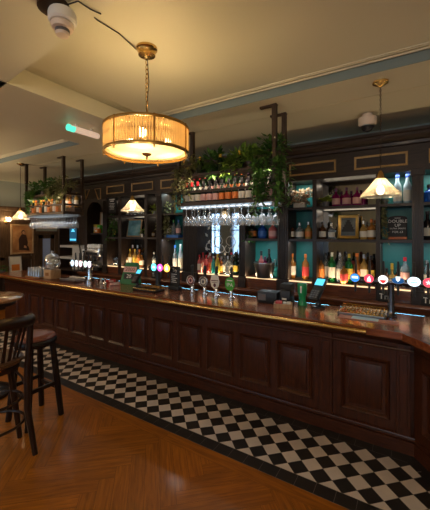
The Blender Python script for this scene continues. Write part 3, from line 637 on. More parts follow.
for i, x in enumerate((-2.07, -1.80, -1.56)):
    bottle('wine', .215, .040, 'dgreen', None, 'foilgold', (x, 2.99, 2.4125), 'gold necked dark bottle among the plants on the middle rack, %s from left' % ORD[i], 'gold necked bottles among the plants', True)
for r_, (y, z, nm) in enumerate(((QY0+.045, RZ+.005, 'front'), (QY1-.06, RZ+.1125, 'back'))):
    for i in range(13):
        gl = ('amber', 'dgreen', 'amber', 'brown')[(i+r_) % 4] if i < 8 else ('clear', 'gold', 'amber')[(i+r_) % 3]
        bottle('tall' if i % 3 else 'round', .25, .034, gl, ('offwhite', 'orange', None)[i % 3], ('foilblk', 'foilgold', 'foilor')[(i+r_) % 3], (QX0+.07+i*(QX1-QX0-.14)/12, y, z), 'spirit bottle in the %s row of the far left rack, %s from its left end' % (nm, ORD[i]), 'spirit bottles in the far left rack')
# plants on the racks
def pot(t, c, r, h, m='iron'):
    b = MB(); b.lathe([(0, 0), (r*.75, 0), (r, h), (r*.92, h), (r*.85, h*.85), (0, h*.85)], c, 14); b.build('pot', M[m], t, True)
def bush(name, c, label, kind, R=(.14, .10, .16), n=120, L=.07, w=.035, m='leafd', vines=0, vl=.5, group='plants on the racks', potm='iron', pr=.06, ph=.09, vx=None):
    t = thing(name, label, 'plant', c, 0, group); pot(t, c, pr, ph, potm)
    b, st = MB(), MB()
    st.tube([(c[0], c[1], c[2]+.04), (c[0], c[1], c[2]+.14)], .006, 5)
    if kind == 'grass':
        for _ in range(n):
            a = rnd.random()*2*PI; e = rnd.uniform(.5, 1.5)
            b.blade((c[0]+rnd.uniform(-.03, .03), c[1]+rnd.uniform(-.03, .03), c[2]+ph*.8), (math.cos(a)*math.cos(e), math.sin(a)*math.cos(e), math.sin(e)), L*rnd.uniform(.6, 1.2), w, rnd.uniform(.2, .8))
    elif kind == 'fern':
        for _ in range(n):
            a = rnd.random()*2*PI; e = rnd.uniform(.3, 1.3); d = Vector((math.cos(a)*math.cos(e), math.sin(a)*math.cos(e), math.sin(e))); LL = L*rnd.uniform(.7, 1.2)
            s = d.cross(Vector((0, 0, 1))).normalized()
            for k in range(2, 9):
                f = k/9; q = Vector((c[0], c[1], c[2]+ph*.8)) + d*LL*f + Vector((0, 0, -1))*LL*.45*f*f
                for sg in (-1, 1): b.leaf(q, s*sg + d*.5, w*(1.2-f), w*.35, .3)
    else: leafy(b, (c[0], c[1], c[2]+ph+R[2]*.35), R, n, L, w)
    for k in range(vines):
        dx = rnd.uniform(-R[0], R[0])*.95; dy = rnd.choice((-1, 1, -1))*rnd.uniform(.6, 1.25)*R[1]
        vine(b, st, (c[0]+dx + (vx or 0), c[1]+dy, c[2]+ph+.02), vl*rnd.uniform(.5, 1.1), 12, .014, L, w, (c[0], c[1], c[2]+.10))
    b.build('foliage', M[m], t, True, smooth=False); st.build('stem', M['stem'], t, True)
    return t
PS = 2.4125
bush('trailing_ivy', (-1.21, 3.03, PS), 'bushy dark ivy trailing down the right end of the middle rack', 'bush', (.17, .15, .20), 230, .07, .038, 'leafd', 20, .52)
bush('trailing_ivy', (-2.25, 3.02, PS), 'olive ivy trailing down the left end of the middle rack', 'bush', (.13, .14, .14), 110, .06, .034, 'leafg', 12, .46)
bush('leafy_plant', (-1.36, 3.06, PS), 'light leafy plant between the ivy and the spiky grass on the middle rack', 'bush', (.14, .12, .15), 110, .075, .04, 'leafl', 2, .2)
bush('leafy_plant', (-1.57, 3.06, PS), 'light leafy plant left of the spiky grass on the middle rack', 'bush', (.14, .12, .14), 110, .085, .045, 'leafl', 2, .15)
bush('grass_plant', (-1.46, 3.03, PS), 'spiky grass plant next to the ivy on the right of the middle rack', 'grass', (.1, .1, .1), 110, .34, .016, 'leafl')
bush('fern', (-1.68, 3.05, PS), 'bright fern in the middle of the middle rack', 'fern', (.1, .1, .1), 26, .27, .065, 'leafl')
bush('leafy_plant', (-1.92, 3.05, PS), 'broad leaved dark plant left of the fern on the middle rack', 'bush', (.16, .11, .14), 110, .10, .05, 'leafd', 3, .15)
bush('grass_plant', (-2.10, 3.05, PS), 'grassy plant beside the olive ivy on the middle rack', 'grass', (.1, .1, .1), 100, .27, .015, 'leafl')
for i, (f, mm, vn) in enumerate(((.06, 'leafd', 10), (.30, 'leafd', 3), (.54, 'leafd', 3), (.76, 'leafg', 4), (.95, 'leafg', 6))):
    bush('leafy_plant', (QX0 + f*(QX1-QX0), 3.16, PS), 'dark leafy plant on top of the far left rack, %s from its left end' % ORD[i] if mm == 'leafd' else 'olive leafy plant on top of the far left rack, %s from its left end' % ORD[i], 'bush', (.16, .13, .14), 100, .08, .042, mm, vn, .38 if i == 0 else .2)
# plants and ornaments on the back bar
bush('potted_fern', UB(326, 4.12, Z2), 'small bright fern in a pot beside the magenta bottles', 'fern', (.1, .1, .1), 26, .18, .055, 'leafy', potm='grey', pr=.045, ph=.07, group='shelf plants')
bush('trailing_plant', UB(384.5, 4.06, Z2), 'olive plant trailing past the chalk sign from the top shelf', 'bush', (.035, .04, .07), 22, .05, .03, 'leafg', 5, .48, 'shelf plants', 'grey', .04, .06)
bush('trailing_plant', UB(166, 4.06, Z2), 'olive plant trailing over the blue tray from the top shelf', 'bush', (.13, .05, .09), 60, .06, .035, 'leafg', 12, .52, 'shelf plants', 'grey', .05, .06)
bush('trailing_plant', UB(112.5, 4.06, Z2-.16), 'dark plant hanging below the sign in the narrow left bay', 'bush', (.10, .05, .10), 70, .06, .034, 'leafd', 9, .36, 'shelf plants', 'grey', .05, .05)
bush('trailing_plant', UB(247.5, 4.04, Z1), 'small dark plant left of the wide black bottle on the middle shelf', 'bush', (.06, .05, .10), 45, .05, .03, 'leafd', 4, .14, 'shelf plants', 'grey', .035, .05)
bush('potted_plant', UB(153.8, 4.10, Z2), 'yellow green plant in a white pot on the narrow bay top shelf', 'bush', (.09, .06, .09), 60, .06, .04, 'leafy', 0, 0, 'shelf plants', 'white', .04, .06)
bush('potted_plant', UB(142, 4.08, Z1), 'tiny plant in a white pot right of the leaning photo frame', 'bush', (.05, .05, .08), 26, .05, .03, 'leafl', 0, 0, 'shelf plants', 'white', .025, .06)
c = UB(300, 4.12, Z2)
t = thing('dried_flowers', 'arrangement of dried cream and orange flowers in a pale box on the teal top shelf', 'dried flowers', c)
b = MB(); b.box(c[0]-.075, 4.07, Z2, c[0]+.075, 4.17, Z2+.075, .006); b.build('planter_box', M['offwhite'], t, True)
b = MB()
for _ in range(75):
    q = Vector((c[0]+rnd.uniform(-.145, .145), 4.12+rnd.uniform(-.07, .06), Z2+rnd.uniform(.06, .25)))
    for k in range(9): b.leaf(q, (rnd.uniform(-1, 1), rnd.uniform(-1, .4), rnd.uniform(-.6, 1)), .042, .030, .1)
b.build('flower_heads', M['dried'], t, True, smooth=False)
b = MB()
for k in range(14): b.tube([(c[0]+rnd.uniform(-.05, .05), 4.12, Z2+.05), (c[0]+rnd.uniform(-.13, .13), 4.12+rnd.uniform(-.05, .05), Z2+.2)], .002, 4)
b.build('stems', M['stem'], t, True)
# glass globe bowls, jars and small glasses
for i, u in enumerate((124.5, 128, 131.5, 135, 138.5, 142)):
    b = MB(); b.lathe([(0, .002), (.026, 0), (.032, .012), (.036, .09), (.034, .09), (.030, .014), (0, .012)], n=14)
    tag(b.build('tumbler', M['glass'], loc=UB(u, 4.1, Z2)), 'small clear tumbler on the shelf above the leaning photo frame', 'glass', 'tumblers above the leaning photo frame')
for i, u in enumerate((110, 113, 116)):
    b = MB(); b.lathe([(0, .002), (.03, 0), (.036, .13), (.034, .13), (.028, .012), (0, .012)], n=14)
    tag(b.build('tumbler', M['glass'], loc=UB(u, 4.1, Z0)), 'clear tumbler on the bottom shelf of the narrow bay with the hanging sign', 'glass', 'tumblers under the hanging sign')
t = thing('candle_jar', 'dark grey candle jar left of the leaning photo frame', 'jar', UB(124, 4.1, Z1)); b = MB(); b.lathe([(0, 0), (.04, 0), (.042, .085), (.036, .085), (.034, .02), (0, .02)], n=16); b.build('jar', M['grey'], t); b = MB(); b.lathe([(0, .05), (.033, .05), (0, .055)], n=14); b.build('wax', M['offwhite'], t)
b = MB(); x0, x1 = ux(167, 4.1), ux(181, 4.1); b.box(x0, 4.02, Z1, x1, 4.19, Z1+.012); b.box(x0, 4.02, Z1+.012, x1, 4.03, Z1+.045); b.box(x0, 4.18, Z1+.012, x1, 4.19, Z1+.045); b.box(x0, 4.03, Z1+.012, x0+.01, 4.18, Z1+.045); b.box(x1-.01, 4.03, Z1+.012, x1, 4.18, Z1+.045); b.box(x0+.01, 4.03, Z1+.012, x1-.01, 4.18, Z1+.044)
tag(b.build('tray', M['blue'], smooth=False), 'blue tray under three clear bottles on the middle shelf', 'tray')
# frames
def picture(name, u0, u1, v0, v1, Y, Zb, fm, label, art, w=.03, tilt=-.13, rz=0, cat='picture frame'):
    x0, x1 = ux(u0, Y), ux(u1, Y); wd = x1-x0; d = Y/(CC+SS*((u0+u1)/2-CX)/FP); h = (v1-v0)/FP*d
    t = thing(name, label, cat, ((x0+x1)/2, Y, Zb), rz); t.rotation_euler = (tilt, 0, rz)
    b = MB(); b.frame(-wd/2, .004, wd/2, h, w, -.012, .012); b.build('frame', fm, t)
    b = MB(); b.box(-wd/2+w*.7, .006, w*.7, wd/2-w*.7, .012, h-w*.7); b.build('picture', art, t, smooth=False)
    b = MB(); b.box(-wd/2+w*.5, .0125, w*.5, wd/2-w*.5, .016, h-w*.5); b.build('backing', M['black'], t, smooth=False)
    return t, wd, h
def artmat(name, cols, scale=3, rough=.6, coat=0):
    m, n, out = nt(name); b_ = n.nodes.new('ShaderNodeBsdfPrincipled'); L(n, b_.outputs[0], out.inputs[0]); b_.inputs['Roughness'].default_value = rough; b_.inputs['Coat Weight'].default_value = coat
    tc = n.nodes.new('ShaderNodeTexCoord'); nz = n.nodes.new('ShaderNodeTexNoise'); nz.inputs['Scale'].default_value = scale; nz.inputs['Detail'].default_value = 3
    L(n, tc.outputs['Object'], nz.inputs['Vector']); cr = n.nodes.new('ShaderNodeValToRGB'); el = cr.color_ramp.elements
    while len(el) < len(cols): el.new(.5)
    for i, c_ in enumerate(cols): el[i].position = .3 + .4*i/(len(cols)-1); el[i].color = (*c_, 1)
    L(n, nz.outputs[0], cr.inputs[0]); L(n, cr.outputs[0], b_.inputs['Base Color']); return m
t, wd, h = picture('gilded_frame', 337.5, 358.5, 213.5, 238, 4.10, Z1+.002, M['gold'], 'gilded frame with a dark picture leaning on the middle shelf under the magenta bottles', artmat('dark photograph', [(.02, .03, .035), (.06, .08, .09), (.16, .18, .18)], 5, .3, .3), .036)
b = MB()
for k, (ww, hh) in enumerate(((.075, .03), (.06, .03), (.045, .03), (.03, .03), (.018, .025))): b.box(-ww, .003, h*.30+k*.03, ww, .006, h*.30+k*.03+hh)
b.build('building_print', M['slate'], t, smooth=False)
picture('photo_frame', 127, 139.5, 221.5, 239.5, 4.12, Z1+.002, M['pale'], 'light wooden photo frame leaning on the middle shelf under the tumblers', artmat('teal photograph', [(.03, .10, .13), (.10, .25, .28), (.25, .38, .38)], 6), .022, -.16, .15)
picture('picture_frame', 100, 103.2, 207, 221, 4.2, 1.752+.14, M['pale'], 'small pale picture frame behind the boxes in the arched bay', artmat('pale print', [(.3, .28, .25), (.5, .47, .42)], 5), .02, -.05)
for i, (u0, u1, m_, z0, z1, nm) in enumerate(((94.5, 98.5, 'yellow', 0, .17, 'yellow'), (98.7, 101.5, 'ltgreen', 0, .16, 'lime green'), (96.3, 99.2, 'orange', 0, .085, 'orange'))):
    Y = 4.17 if i < 2 else 4.06; t = thing('tea_box', '%s tea box on the shelf of the arched bay' % nm, 'box', UB((u0+u1)/2, Y, 1.7505), group='tea boxes in the arched bay')
    w2 = (ux(u1, Y)-ux(u0, Y))/2; b = MB(); b.box(-w2, -.04, z0, w2, .04, z1, .003); b.build('carton', M[m_], t); b = MB(); b.box(-w2*.7, -.0415, z1*.3, w2*.7, -.0405, z1*.7); b.build('print', M['offwhite'], t, smooth=False)
# ================================================================== things on the bar
T = 1.0005
def lettering(parent, txt, size, mat, loc, rot=(PI/2, 0, 0), name='lettering', depth=.0006):
    return put(name, text_mesh(txt, size, M[mat] if isinstance(mat, str) else mat, depth), parent, loc=loc, rot=rot)
def disc(b, c, rx, rz, y0, y1, n=24):          # upright elliptical disc facing the customers
    b.lathe([(0, 0), (rx, 0), (rx, 1), (0, 1)], (0, 0, 0), n, Matrix.Translation((c[0], y1, c[2])) @ Matrix.Rotation(PI/2, 4, 'X') @ Matrix.Diagonal((1, rz/rx, y1-y0, 1)))
# hand pumps
for i, (u, nm, shape, mm, mm2) in enumerate(((191, 'a round maroon badge', 'round', 'maroon', 'pinkp'), (203.5, 'a round grey badge', 'round', 'grey', 'offwhite'), (215, 'a white shield badge', 'shield', 'offwhite', 'maroon'), (230, 'a green oval badge', 'oval', 'ltgreen', 'white'))):
    y = 3.18; x = ux(u + .5, y - .02)
    t = thing('beer_pump', 'dark handled beer pump with %s on the bar worktop' % nm, 'beer pump', (x, y, T), 0, 'beer pumps on the bar')
    b = MB(); b.lathe([(0, 0), (.036, 0), (.036, .012), (.026, .02), (.022, .05), (.026, .075), (.018, .09), (.014, .12), (0, .125)], n=18); b.build('base', M['chrome'], t)
    b = MB(); b.lathe([(.012, .10), (.014, .13), (.011, .17), (.016, .21), (.020, .25), (.017, .30), (.022, .325), (.016, .35), (0, .357)], n=14); b.lathe([(0, .10), (.012, .10)], n=14); b.build('handle', M['black'], t)
    b = MB()
    if shape == 'round': disc(b, (0, 0, .165), .066, .066, -.04, -.03)
    elif shape == 'oval': disc(b, (0, 0, .165), .062, .078, -.04, -.03)
    else: b.prism([(-.045, .245), (0, .262), (.045, .245), (.064, .18), (.05, .12), (0, .082), (-.05, .12), (-.064, .18)], -.04, -.03, .004, 'y')
    bd = b.build('badge', M[mm], t)
    b = MB()
    if shape == 'round':
        b.frame(-.0, 0, 0, 0, 0, 0, 0) if False else None
        disc(b, (0, 0, .165), .036, .036, -.0415, -.040); b.build('badge_centre', M[mm2], bd)
        b = MB(); b.tube([(.056*math.cos(2*PI*k/24), -.0405, .165+.056*math.sin(2*PI*k/24)) for k in range(24)], .006, 6, closed=True); b.build('badge_rim', M['steel'], bd)
        b = MB(); b.prism([(-.012, .145), (.012, .145), (.018, .17), (0, .19), (-.018, .17)], -.0425, -.0412, 0, 'y'); b.build('emblem', M[mm], bd, smooth=False)
    elif shape == 'shield':
        disc(b, (0, 0, .135), .018, .022, -.0415, -.040); b.box(-.05, -.0415, .185, .05, -.040, .195); b.box(-.042, -.0415, .165, .042, -.040, .170); b.build('emblem', M[mm2], bd, smooth=False)
    else:
        lettering(bd, 'IPA', .058, 'white', (0, -.0408, .155), name='lettering'); b.box(-.035, -.0415, .20, .035, -.040, .212); b.build('emblem', M['white'], bd, smooth=False)
    b = MB(); b.box(-.012, -.032, .10, .012, -.008, .16); b.build('badge_bracket', M['chrome'], t, smooth=False)
# lit fonts
def lens(name, c, s): return emis('lens ' + name, c, s)
def font(label, x0, x1, xc, y, zc, lenses, column='chrome', r=.045, rl=.052):
    t = thing('beer_font', label, 'beer font', (xc, y, T), group='lit beer fonts on the bar')
    b = MB(); b.lathe([(0, T), (r*1.7, T), (r*1.7, T+.012), (r*1.15, T+.03), (r, T+.06), (r, zc-.02), (0, zc-.02)], (xc, y, 0), 20); b.build('column', M[column], t, True)
    b = MB(); b.tube([(x0, y, zc), (x1, y, zc)], .032, 14); b.build('crossbar', M[column], t, True)
    for (lx, nm, rim, col, st, rx, rz, sym) in lenses:
        b = MB(); b.tube([(lx, y, zc), (lx, y-.06, zc+.005), (lx, y-.075, zc-.03), (lx, y-.075, zc-.10)], [.014, .013, .011, .009], 10); tp = b.build('tap', M['black'], t, True)
        b = MB(); b.tube([(lx, y-.04, zc+.02), (lx, y-.045, zc+.10), (lx, y-.05, zc+.19)], [.010, .012, .008], 8); b.build('tap_lever', M['black'], tp).location = (0, 0, 0)
        b = MB(); disc(b, (lx, 0, zc+.03), rx+.004, rz+.004, y-.105, y-.088); b.build('lens_rim', M[rim], tp)
        b = MB(); disc(b, (lx, 0, zc+.03), rx, rz, y-.1075, y-.1055); b.build('lit_lens', lens(nm, col, st), tp, label='lit %s lens' % nm)
        sm = MB()
        y_ = y-.1085
        if sym == 'bar': sm.box(lx-rx*.7, y_, zc+.025, lx+rx*.7, y_+.001, zc+.045)
        elif sym == 'flame': sm.prism([(lx-rx*.45, zc+.005), (lx+rx*.45, zc+.005), (lx+rx*.35, zc+.03), (lx+.004, zc+.03+rz*.7), (lx-rx*.3, zc+.035)], y_, y_+.001, 0, 'y')
        elif sym == 'smile': sm.prism([(lx-rx*.75, zc+.028), (lx+rx*.75, zc+.028), (lx+rx*.5, zc+.008), (lx, zc-.004), (lx-rx*.5, zc+.008)], y_, y_+.001, 0, 'y')
        elif sym == 'shield': sm.prism([(lx-.018, zc+.065), (lx+.018, zc+.065), (lx+.014, zc+.035), (lx, zc+.02), (lx-.014, zc+.035)], y_, y_+.001, 0, 'y')
        elif sym == 'lines':
            sm.box(lx-rx*.6, y_, zc+.02, lx+rx*.6, y_+.001, zc+.028); sm.box(lx-rx*.5, y_, zc+.038, lx+rx*.5, y_+.001, zc+.044)
        elif sym == 'star':
            sm.prism([(lx + (.6 if k % 2 == 0 else .25)*rx*math.sin(2*PI*k/10), zc+.03 + (.6 if k % 2 == 0 else .25)*rz*math.cos(2*PI*k/10)) for k in range(10)], y_, y_+.001, 0, 'y')
        sc = {'blue': (.8, .95, 1), 'red': (1, .9, .9), 'white and red': (.9, .03, .03), 'navy': (.75, .9, .9), 'pale blue': (.12, .3, .65)}.get(nm, (1, .95, .9))
        sm.build('emblem', lens(nm + ' print', sc, 1.2), tp, smooth=False)
    return t
def fx(u, Y): return ux(u, Y)
y = 3.22; yl = y-.1
font('steel tower beer font with six lit round badges at the bar right end', fx(353, y), fx(432, y), fx(391, y), y, 1.312,
  [(fx(355, yl), 'blue', 'chrome', (.03, .20, .75), 1.3, .037, .036, 'bar'), (fx(369, yl), 'red', 'chrome', (.85, .04, .08), 1.5, .037, .036, 'flame'), (fx(383, yl), 'white and red', 'chrome', (1, .95, .92), 1.7, .037, .036, 'smile'),
   (fx(398, yl), 'navy', 'chrome', (.02, .10, .28), .7, .045, .026, 'shield'), (fx(414, yl), 'pale blue', 'chrome', (.65, .85, 1), 1.9, .046, .038, 'lines'), (fx(428.5, yl), 'crimson', 'chrome', (.85, .05, .08), 1.5, .037, .036, 'star')], 'darksteel', .028)
y = 3.25; yl = y-.1
font('dark beer font with teal, pink and orange lit badges behind the chalk menu', fx(150, y), fx(171, y), fx(158, y), y, 1.262,
  [(fx(154, yl), 'turquoise', 'chrome', (.10, .75, .85), 2.2, .044, .050, 'lines'), (fx(160.2, yl), 'pink', 'chrome', (.95, .08, .45), 2.0, .044, .048, 'star'), (fx(167, yl), 'orange', 'chrome', (1, .42, .06), 2.2, .05, .05, 'flame')], 'black', .035)
y = 3.14; yl = y-.1
font('chrome beer font with five pale lit badges beside the coffee machine end of the bar', fx(71, y), fx(93, y), fx(90, y), y, 1.245,
  [(fx(72.7, yl), 'sky blue', 'chrome', (.55, .8, 1), 1.4, .038, .05, 'lines'), (fx(76.8, yl), 'white', 'chrome', (.9, .95, 1), 1.5, .038, .05, None), (fx(80.8, yl), 'rose', 'chrome', (1, .62, .68), 1.4, .038, .05, None), (fx(85.6, yl), 'mint', 'chrome', (.75, 1, .9), 1.5, .038, .05, None), (fx(89.6, yl), 'lilac', 'chrome', (.9, .75, 1), 1.5, .038, .05, None)], 'chrome', .04)
# drip trays
def tray(label, x0, x1, y0, y1, bar_m, mat_m='steel'):
    t = thing('drip_tray', label, 'drip tray', ((x0+x1)/2, (y0+y1)/2, T))
    b = MB(); b.box(x0, y0, T, x1, y1, T+.006); b.box(x0, y0, T, x0+.012, y1, T+.022); b.box(x1-.012, y0, T, x1, y1, T+.022); b.box(x0, y0, T, x1, y0+.012, T+.022); b.box(x0, y1-.012, T, x1, y1, T+.022); b.build('pan', M[mat_m], t, True, smooth=False)
    b = MB(); n = int((x1-x0)/.03)
    for k in range(1, n): b.box(x0+(x1-x0)*k/n-.005, y0+.012, T+.014, x0+(x1-x0)*k/n+.005, y1-.012, T+.02)
    for k in range(1, 4): b.box(x0+.012, y0+(y1-y0)*k/4-.004, T+.012, x1-.012, y0+(y1-y0)*k/4+.004, T+.018)
    b.build('grille', M[bar_m], t, True, smooth=False)
    b = MB()
    for yy in (y0+.006, y1-.006):
        b = MB(); b.box(x0, yy-.004, T+.020, x1, yy+.004, T+.026)
        for k in range(n+1): b.sphere((x0+(x1-x0)*k/n, yy, T+.032), .008, 8)
        b.build('gallery_beads', M[bar_m], t, True)
    b = MB(); b.tube([(x0, y1-.006, T+.045), (x1, y1-.006, T+.045)], .005, 6); b.build('gallery_rail', M[bar_m], t, True); return t
tray('brass galleried drip tray in front of the chrome tower font at the near right end', -.585, -.19, 3.08, 3.36, 'brass')
tray('dark drip tray with brass gallery in front of the black card reader on the left', -3.10, -2.72, 2.93, 3.12, 'brass', 'black')
tray('long flat drip tray beside the pale wooden box at the far left', -4.72, -4.32, 2.92, 3.10, 'steel', 'steel')
b = MB(); b.box(-.56, 2.95, T, -.09, 3.065, T+.005, .002); o = tag(b.build('bar_towel', pbr('pinkish bar towel', (.42, .20, .15), .9, var=.2, vscale=18)), 'pinkish bar towel lying before the brass drip tray', 'bar towel')
b = MB(); b.box(-.45, 2.96, T+.0055, -.24, 3.055, T+.0085, .001); tag(b.build('beer_mat', pbr('pale blue card', (.45, .60, .66), .6)), 'pale blue beer mat lying on the pinkish bar towel', 'beer mat')
# chalk menu
x = -2.66; y = 3.26
t = thing('menu_board', 'small black chalk menu standing on a block left of the beer pumps', 'menu board', (x, y, T))
b = MB(); b.box(-.085, -.04, 0, .085, .04, .05, .004); b.build('base', M['slate'], t)
b = MB(); b.box(-.078, -.010, .05, .078, .006, .305, .003); b.build('board', M['slate'], t)
lettering(t, 'Try', .055, 'chalk', (0, -.0106, .255)); 
b = MB()
for k, w in enumerate((.05, .035, .055, .04, .05)): b.box(-.055, -.0112, .20-k*.026, -.055+w*2*.9, -.0102, .207-k*.026)
b.build('writing', M['chalk'], t, smooth=False)
# green promotional stand
y = 3.27; x = ux(128.5, 3.25)
t = thing('promotion_stand', 'green sloping card stand with white printed panels beside the card reader', 'display stand', (x, y, T)); t.rotation_euler = (0, 0, .25); t.scale = (.95, .9, .93)
b = MB(); b.prism([(-.06, 0), (.12, 0), (.10, .33), (.06, .33)], -.145, .145, .003, 'x'); 
for v in b.b.verts:
    v.co.x *= 1 - .28*max(0, (v.co.z-.1)/.23) if v.co.z > .1 else 1
b.build('stand', M['greenbox'], t)
sl = math.atan2(.12, .33)
def onface(z): return -.06 + .12*z/.33
for z, txt, w, h in ((.225, '2000', .112, .045), (.12, '20', .088, .045)):
    q = MB(); q.box(-w, -.004, -h, w, -.001, h); pn = q.build('panel', M['pinkp'] if z > .2 else M['slate'], t, smooth=False); pn.location = (0, onface(z), z); pn.rotation_euler = (-sl, 0, 0)
    lettering(pn, txt, .085, 'white' if z < .2 else 'maroon', (0, -.0046, 0))
# card readers
def reader(loc, rz, label, h=.22):
    t = thing('card_reader', label, 'card reader', loc, rz)
    b = MB(); b.lathe([(0, 0), (.055, 0), (.055, .012), (.02, .025), (.016, .10), (0, .10)], n=16); b.build('stand', M['black'], t)
    Mx = Matrix.Translation((0, -.0, h*.62)) @ Matrix.Rotation(-.75, 4, 'X')
    b = MB(); b.box(-.042, -.018, -h*.45, .042, .02, h*.45, .008, Mx); b.build('body', M['black'], t)
    b = MB(); b.box(-.034, -.0205, h*.12, .034, -.0185, h*.38, 0, Mx); b.build('screen', M['screenblue'], t, smooth=False, label='lit blue screen')
    b = MB()
    for i in range(3):
        for j in range(4): b.box(-.03+i*.021, -.0215, -h*.38+j*.022, -.014+i*.021, -.0185, -h*.38+j*.022+.014, 0, Mx)
    b.build('keypad', M['grey'], t, smooth=False); return t
reader((ux(137.5, 3.12), 3.12, T), .1, 'black card reader with blue screen beside the green card stand', .25)
reader((ux(318, 3.25), 3.25, T), -.25, 'black card reader with blue screen right of the green canister', .28).scale = (1.3, 1.2, 1.05)
# black caddies
t = thing('bar_caddy', 'low black plastic caddy in front of the pillar right of the pumps', 'caddy', (-1.31, 3.20, T))
b = MB(); b.box(-.11, -.07, 0, .11, .07, .125, .006); b.build('box', M['black'], t); b = MB(); b.box(-.10, -.0705, .03, -.01, -.069, .10); b.build('sticker', M['grey'], t, smooth=False)
t = thing('till_printer', 'black receipt printer standing right of the low caddy', 'printer', (-1.125, 3.24, T))
b = MB(); b.box(-.055, -.07, 0, .055, .09, .15, .01); b.build('housing', M['black'], t); b = MB(); b.box(-.06, -.05, .15, .06, .09, .215, .012); b.build('cover', M['rubber'], t); b = MB(); b.box(-.03, -.0715, .05, .02, -.0695, .07); b.build('badge', M['offwhite'], t, smooth=False)
t = thing('napkin_tray', 'shallow wooden tray of red and white card packets left of the green canister', 'tray', (-1.10, 3.055, T)); t.rotation_euler = (0, 0, .3)
b = MB(); b.box(-.09, -.06, 0, .09, .06, .01); b.box(-.09, -.06, .01, .09, -.052, .045); b.box(-.09, .052, .01, .09, .06, .045); b.box(-.09, -.052, .01, -.082, .052, .045); b.box(.082, -.052, .01, .09, .052, .045); b.build('tray', M['pale'], t, smooth=False)
b = MB(); b.box(-.075, -.045, .01, -.01, .045, .06, .003); b.build('red_packets', M['red'], t); b = MB(); b.box(.0, -.045, .01, .03, .045, .052, .003); b.box(.036, -.045, .01, .075, .045, .055, .003); b.build('white_packets', M['offwhite'], t)
t = thing('straw_canister', 'green waisted canister standing right of the wooden packet tray', 'canister', (-.97, 3.27, T))
b = MB(); b.lathe([(0, 0), (.048, 0), (.048, .012), (.036, .04), (.034, .085), (.046, .115), (.048, .215), (.044, .225), (0, .225)], n=20); b.build('body', M['green'], t)
b = MB(); b.box(-.008, -.0495, .13, .008, -.047, .20); b.build('mark', M['white'], t, smooth=False)
# red and silver odds and ends left of the green stand
for i, (u, v, nm, m_, sz) in enumerate(((101, 283, 'dark steel spirit measure', 'steel', 0), (105, 283.5, 'bright steel spirit measure', 'chrome', 0), (111, 282, 'red folded card packet', 'red', 1), (115, 285, 'pinkish folded paper bundle', 'pinkp', 1))):
    p_ = at(u, v, Z=1.0)
    t = thing('spirit_measure' if not sz else 'card_packet', nm + ' left of the green card stand', 'measure' if not sz else 'packet', (p_.x, p_.y, T), .4*i)
    b = MB()
    if not sz: b.lathe([(0, .0), (.026, 0), (.012, .03), (.010, .035), (.022, .075), (.020, .075), (.008, .036), (0, .036)], n=14); b.build('cup', M[m_], t)
    else: b.box(-.07, -.03, 0, .07, .03, .035, .008); b.build('packet', M[m_], t); b = MB(); b.box(-.03, -.031, .01, .04, -.0302, .025); b.build('print', M['offwhite'], t, smooth=False)
# stacked tumblers, box and glass jar at the far left
t = thing('glass_tray', 'flat wooden tray under upturned tumblers at the far left of the bar', 'tray', (-5.40, 2.98, T)); b = MB(); b.box(-.22, -.13, 0, .20, .13, .012, .003); b.build('board', M['tabletop'], t); b = MB(); b.box(-.22, -.13, .012, .20, -.12, .02); b.box(-.22, .12, .012, .20, .13, .02); b.build('edge', M['tabletop'], t, smooth=False)
b = MB(); b.lathe([(.031, 0), (.034, .002), (.029, .145), (.026, .150), (0, .150), (0, .142), (.026, .14), (.031, 0)], n=14); TG = b.mesh('tumbler', thin_glass('cloudy tumbler', (.93, .95, .96), .12, .06, .12, (.8, .85, .9)))
for i in range(5):
    for j in range(3): tag(put('tumbler', TG, loc=(-5.41-.155+i*.078, 2.98-.08+j*.08, T+.0125)), 'clear tumbler upside down on the tray at the far left of the bar', 'glass', 'upturned tumblers on the far left tray')
t = thing('wooden_box', 'pale wooden box under the glass jar on the far left of the bar', 'box', (-5.06, 3.0, T)); b = MB(); b.box(-.10, -.09, 0, .10, .09, .145, .004); b.build('box', M['pale'], t)
b = MB(); b.box(-.05, -.0915, .05, .05, -.0895, .10); b.build('plate', M['tabletop'], t, smooth=False)
t = thing('glass_jar', 'big clear glass jar with pointed lid on the pale wooden box', 'jar', (-5.06, 3.0, T+.146))
b = MB(); b.lathe([(0, .002), (.07, 0), (.10, .03), (.115, .10), (.10, .165), (.085, .18), (.08, .18), (.095, .16), (.108, .10), (.094, .035), (0, .012)], n=22); b.build('bowl', M['glass'], t)
b = MB(); b.lathe([(.10, .18), (.095, .20), (.06, .235), (.02, .255), (.018, .27), (.024, .285), (0, .30)], n=22); b.build('lid', thin_glass('jar lid', (.9, .92, .93), .25, .08, .3, (.8, .8, .8)), t)
b = MB()
for k in range(14): a = k*2.4; b.sphere((.06*math.cos(a)*(k % 3)/2, .06*math.sin(a)*(k % 3)/2, .04+.008*k), .024, 8)
b.build('contents', M['offwhite'], t); t.scale = (1.15, 1.15, 1.05)
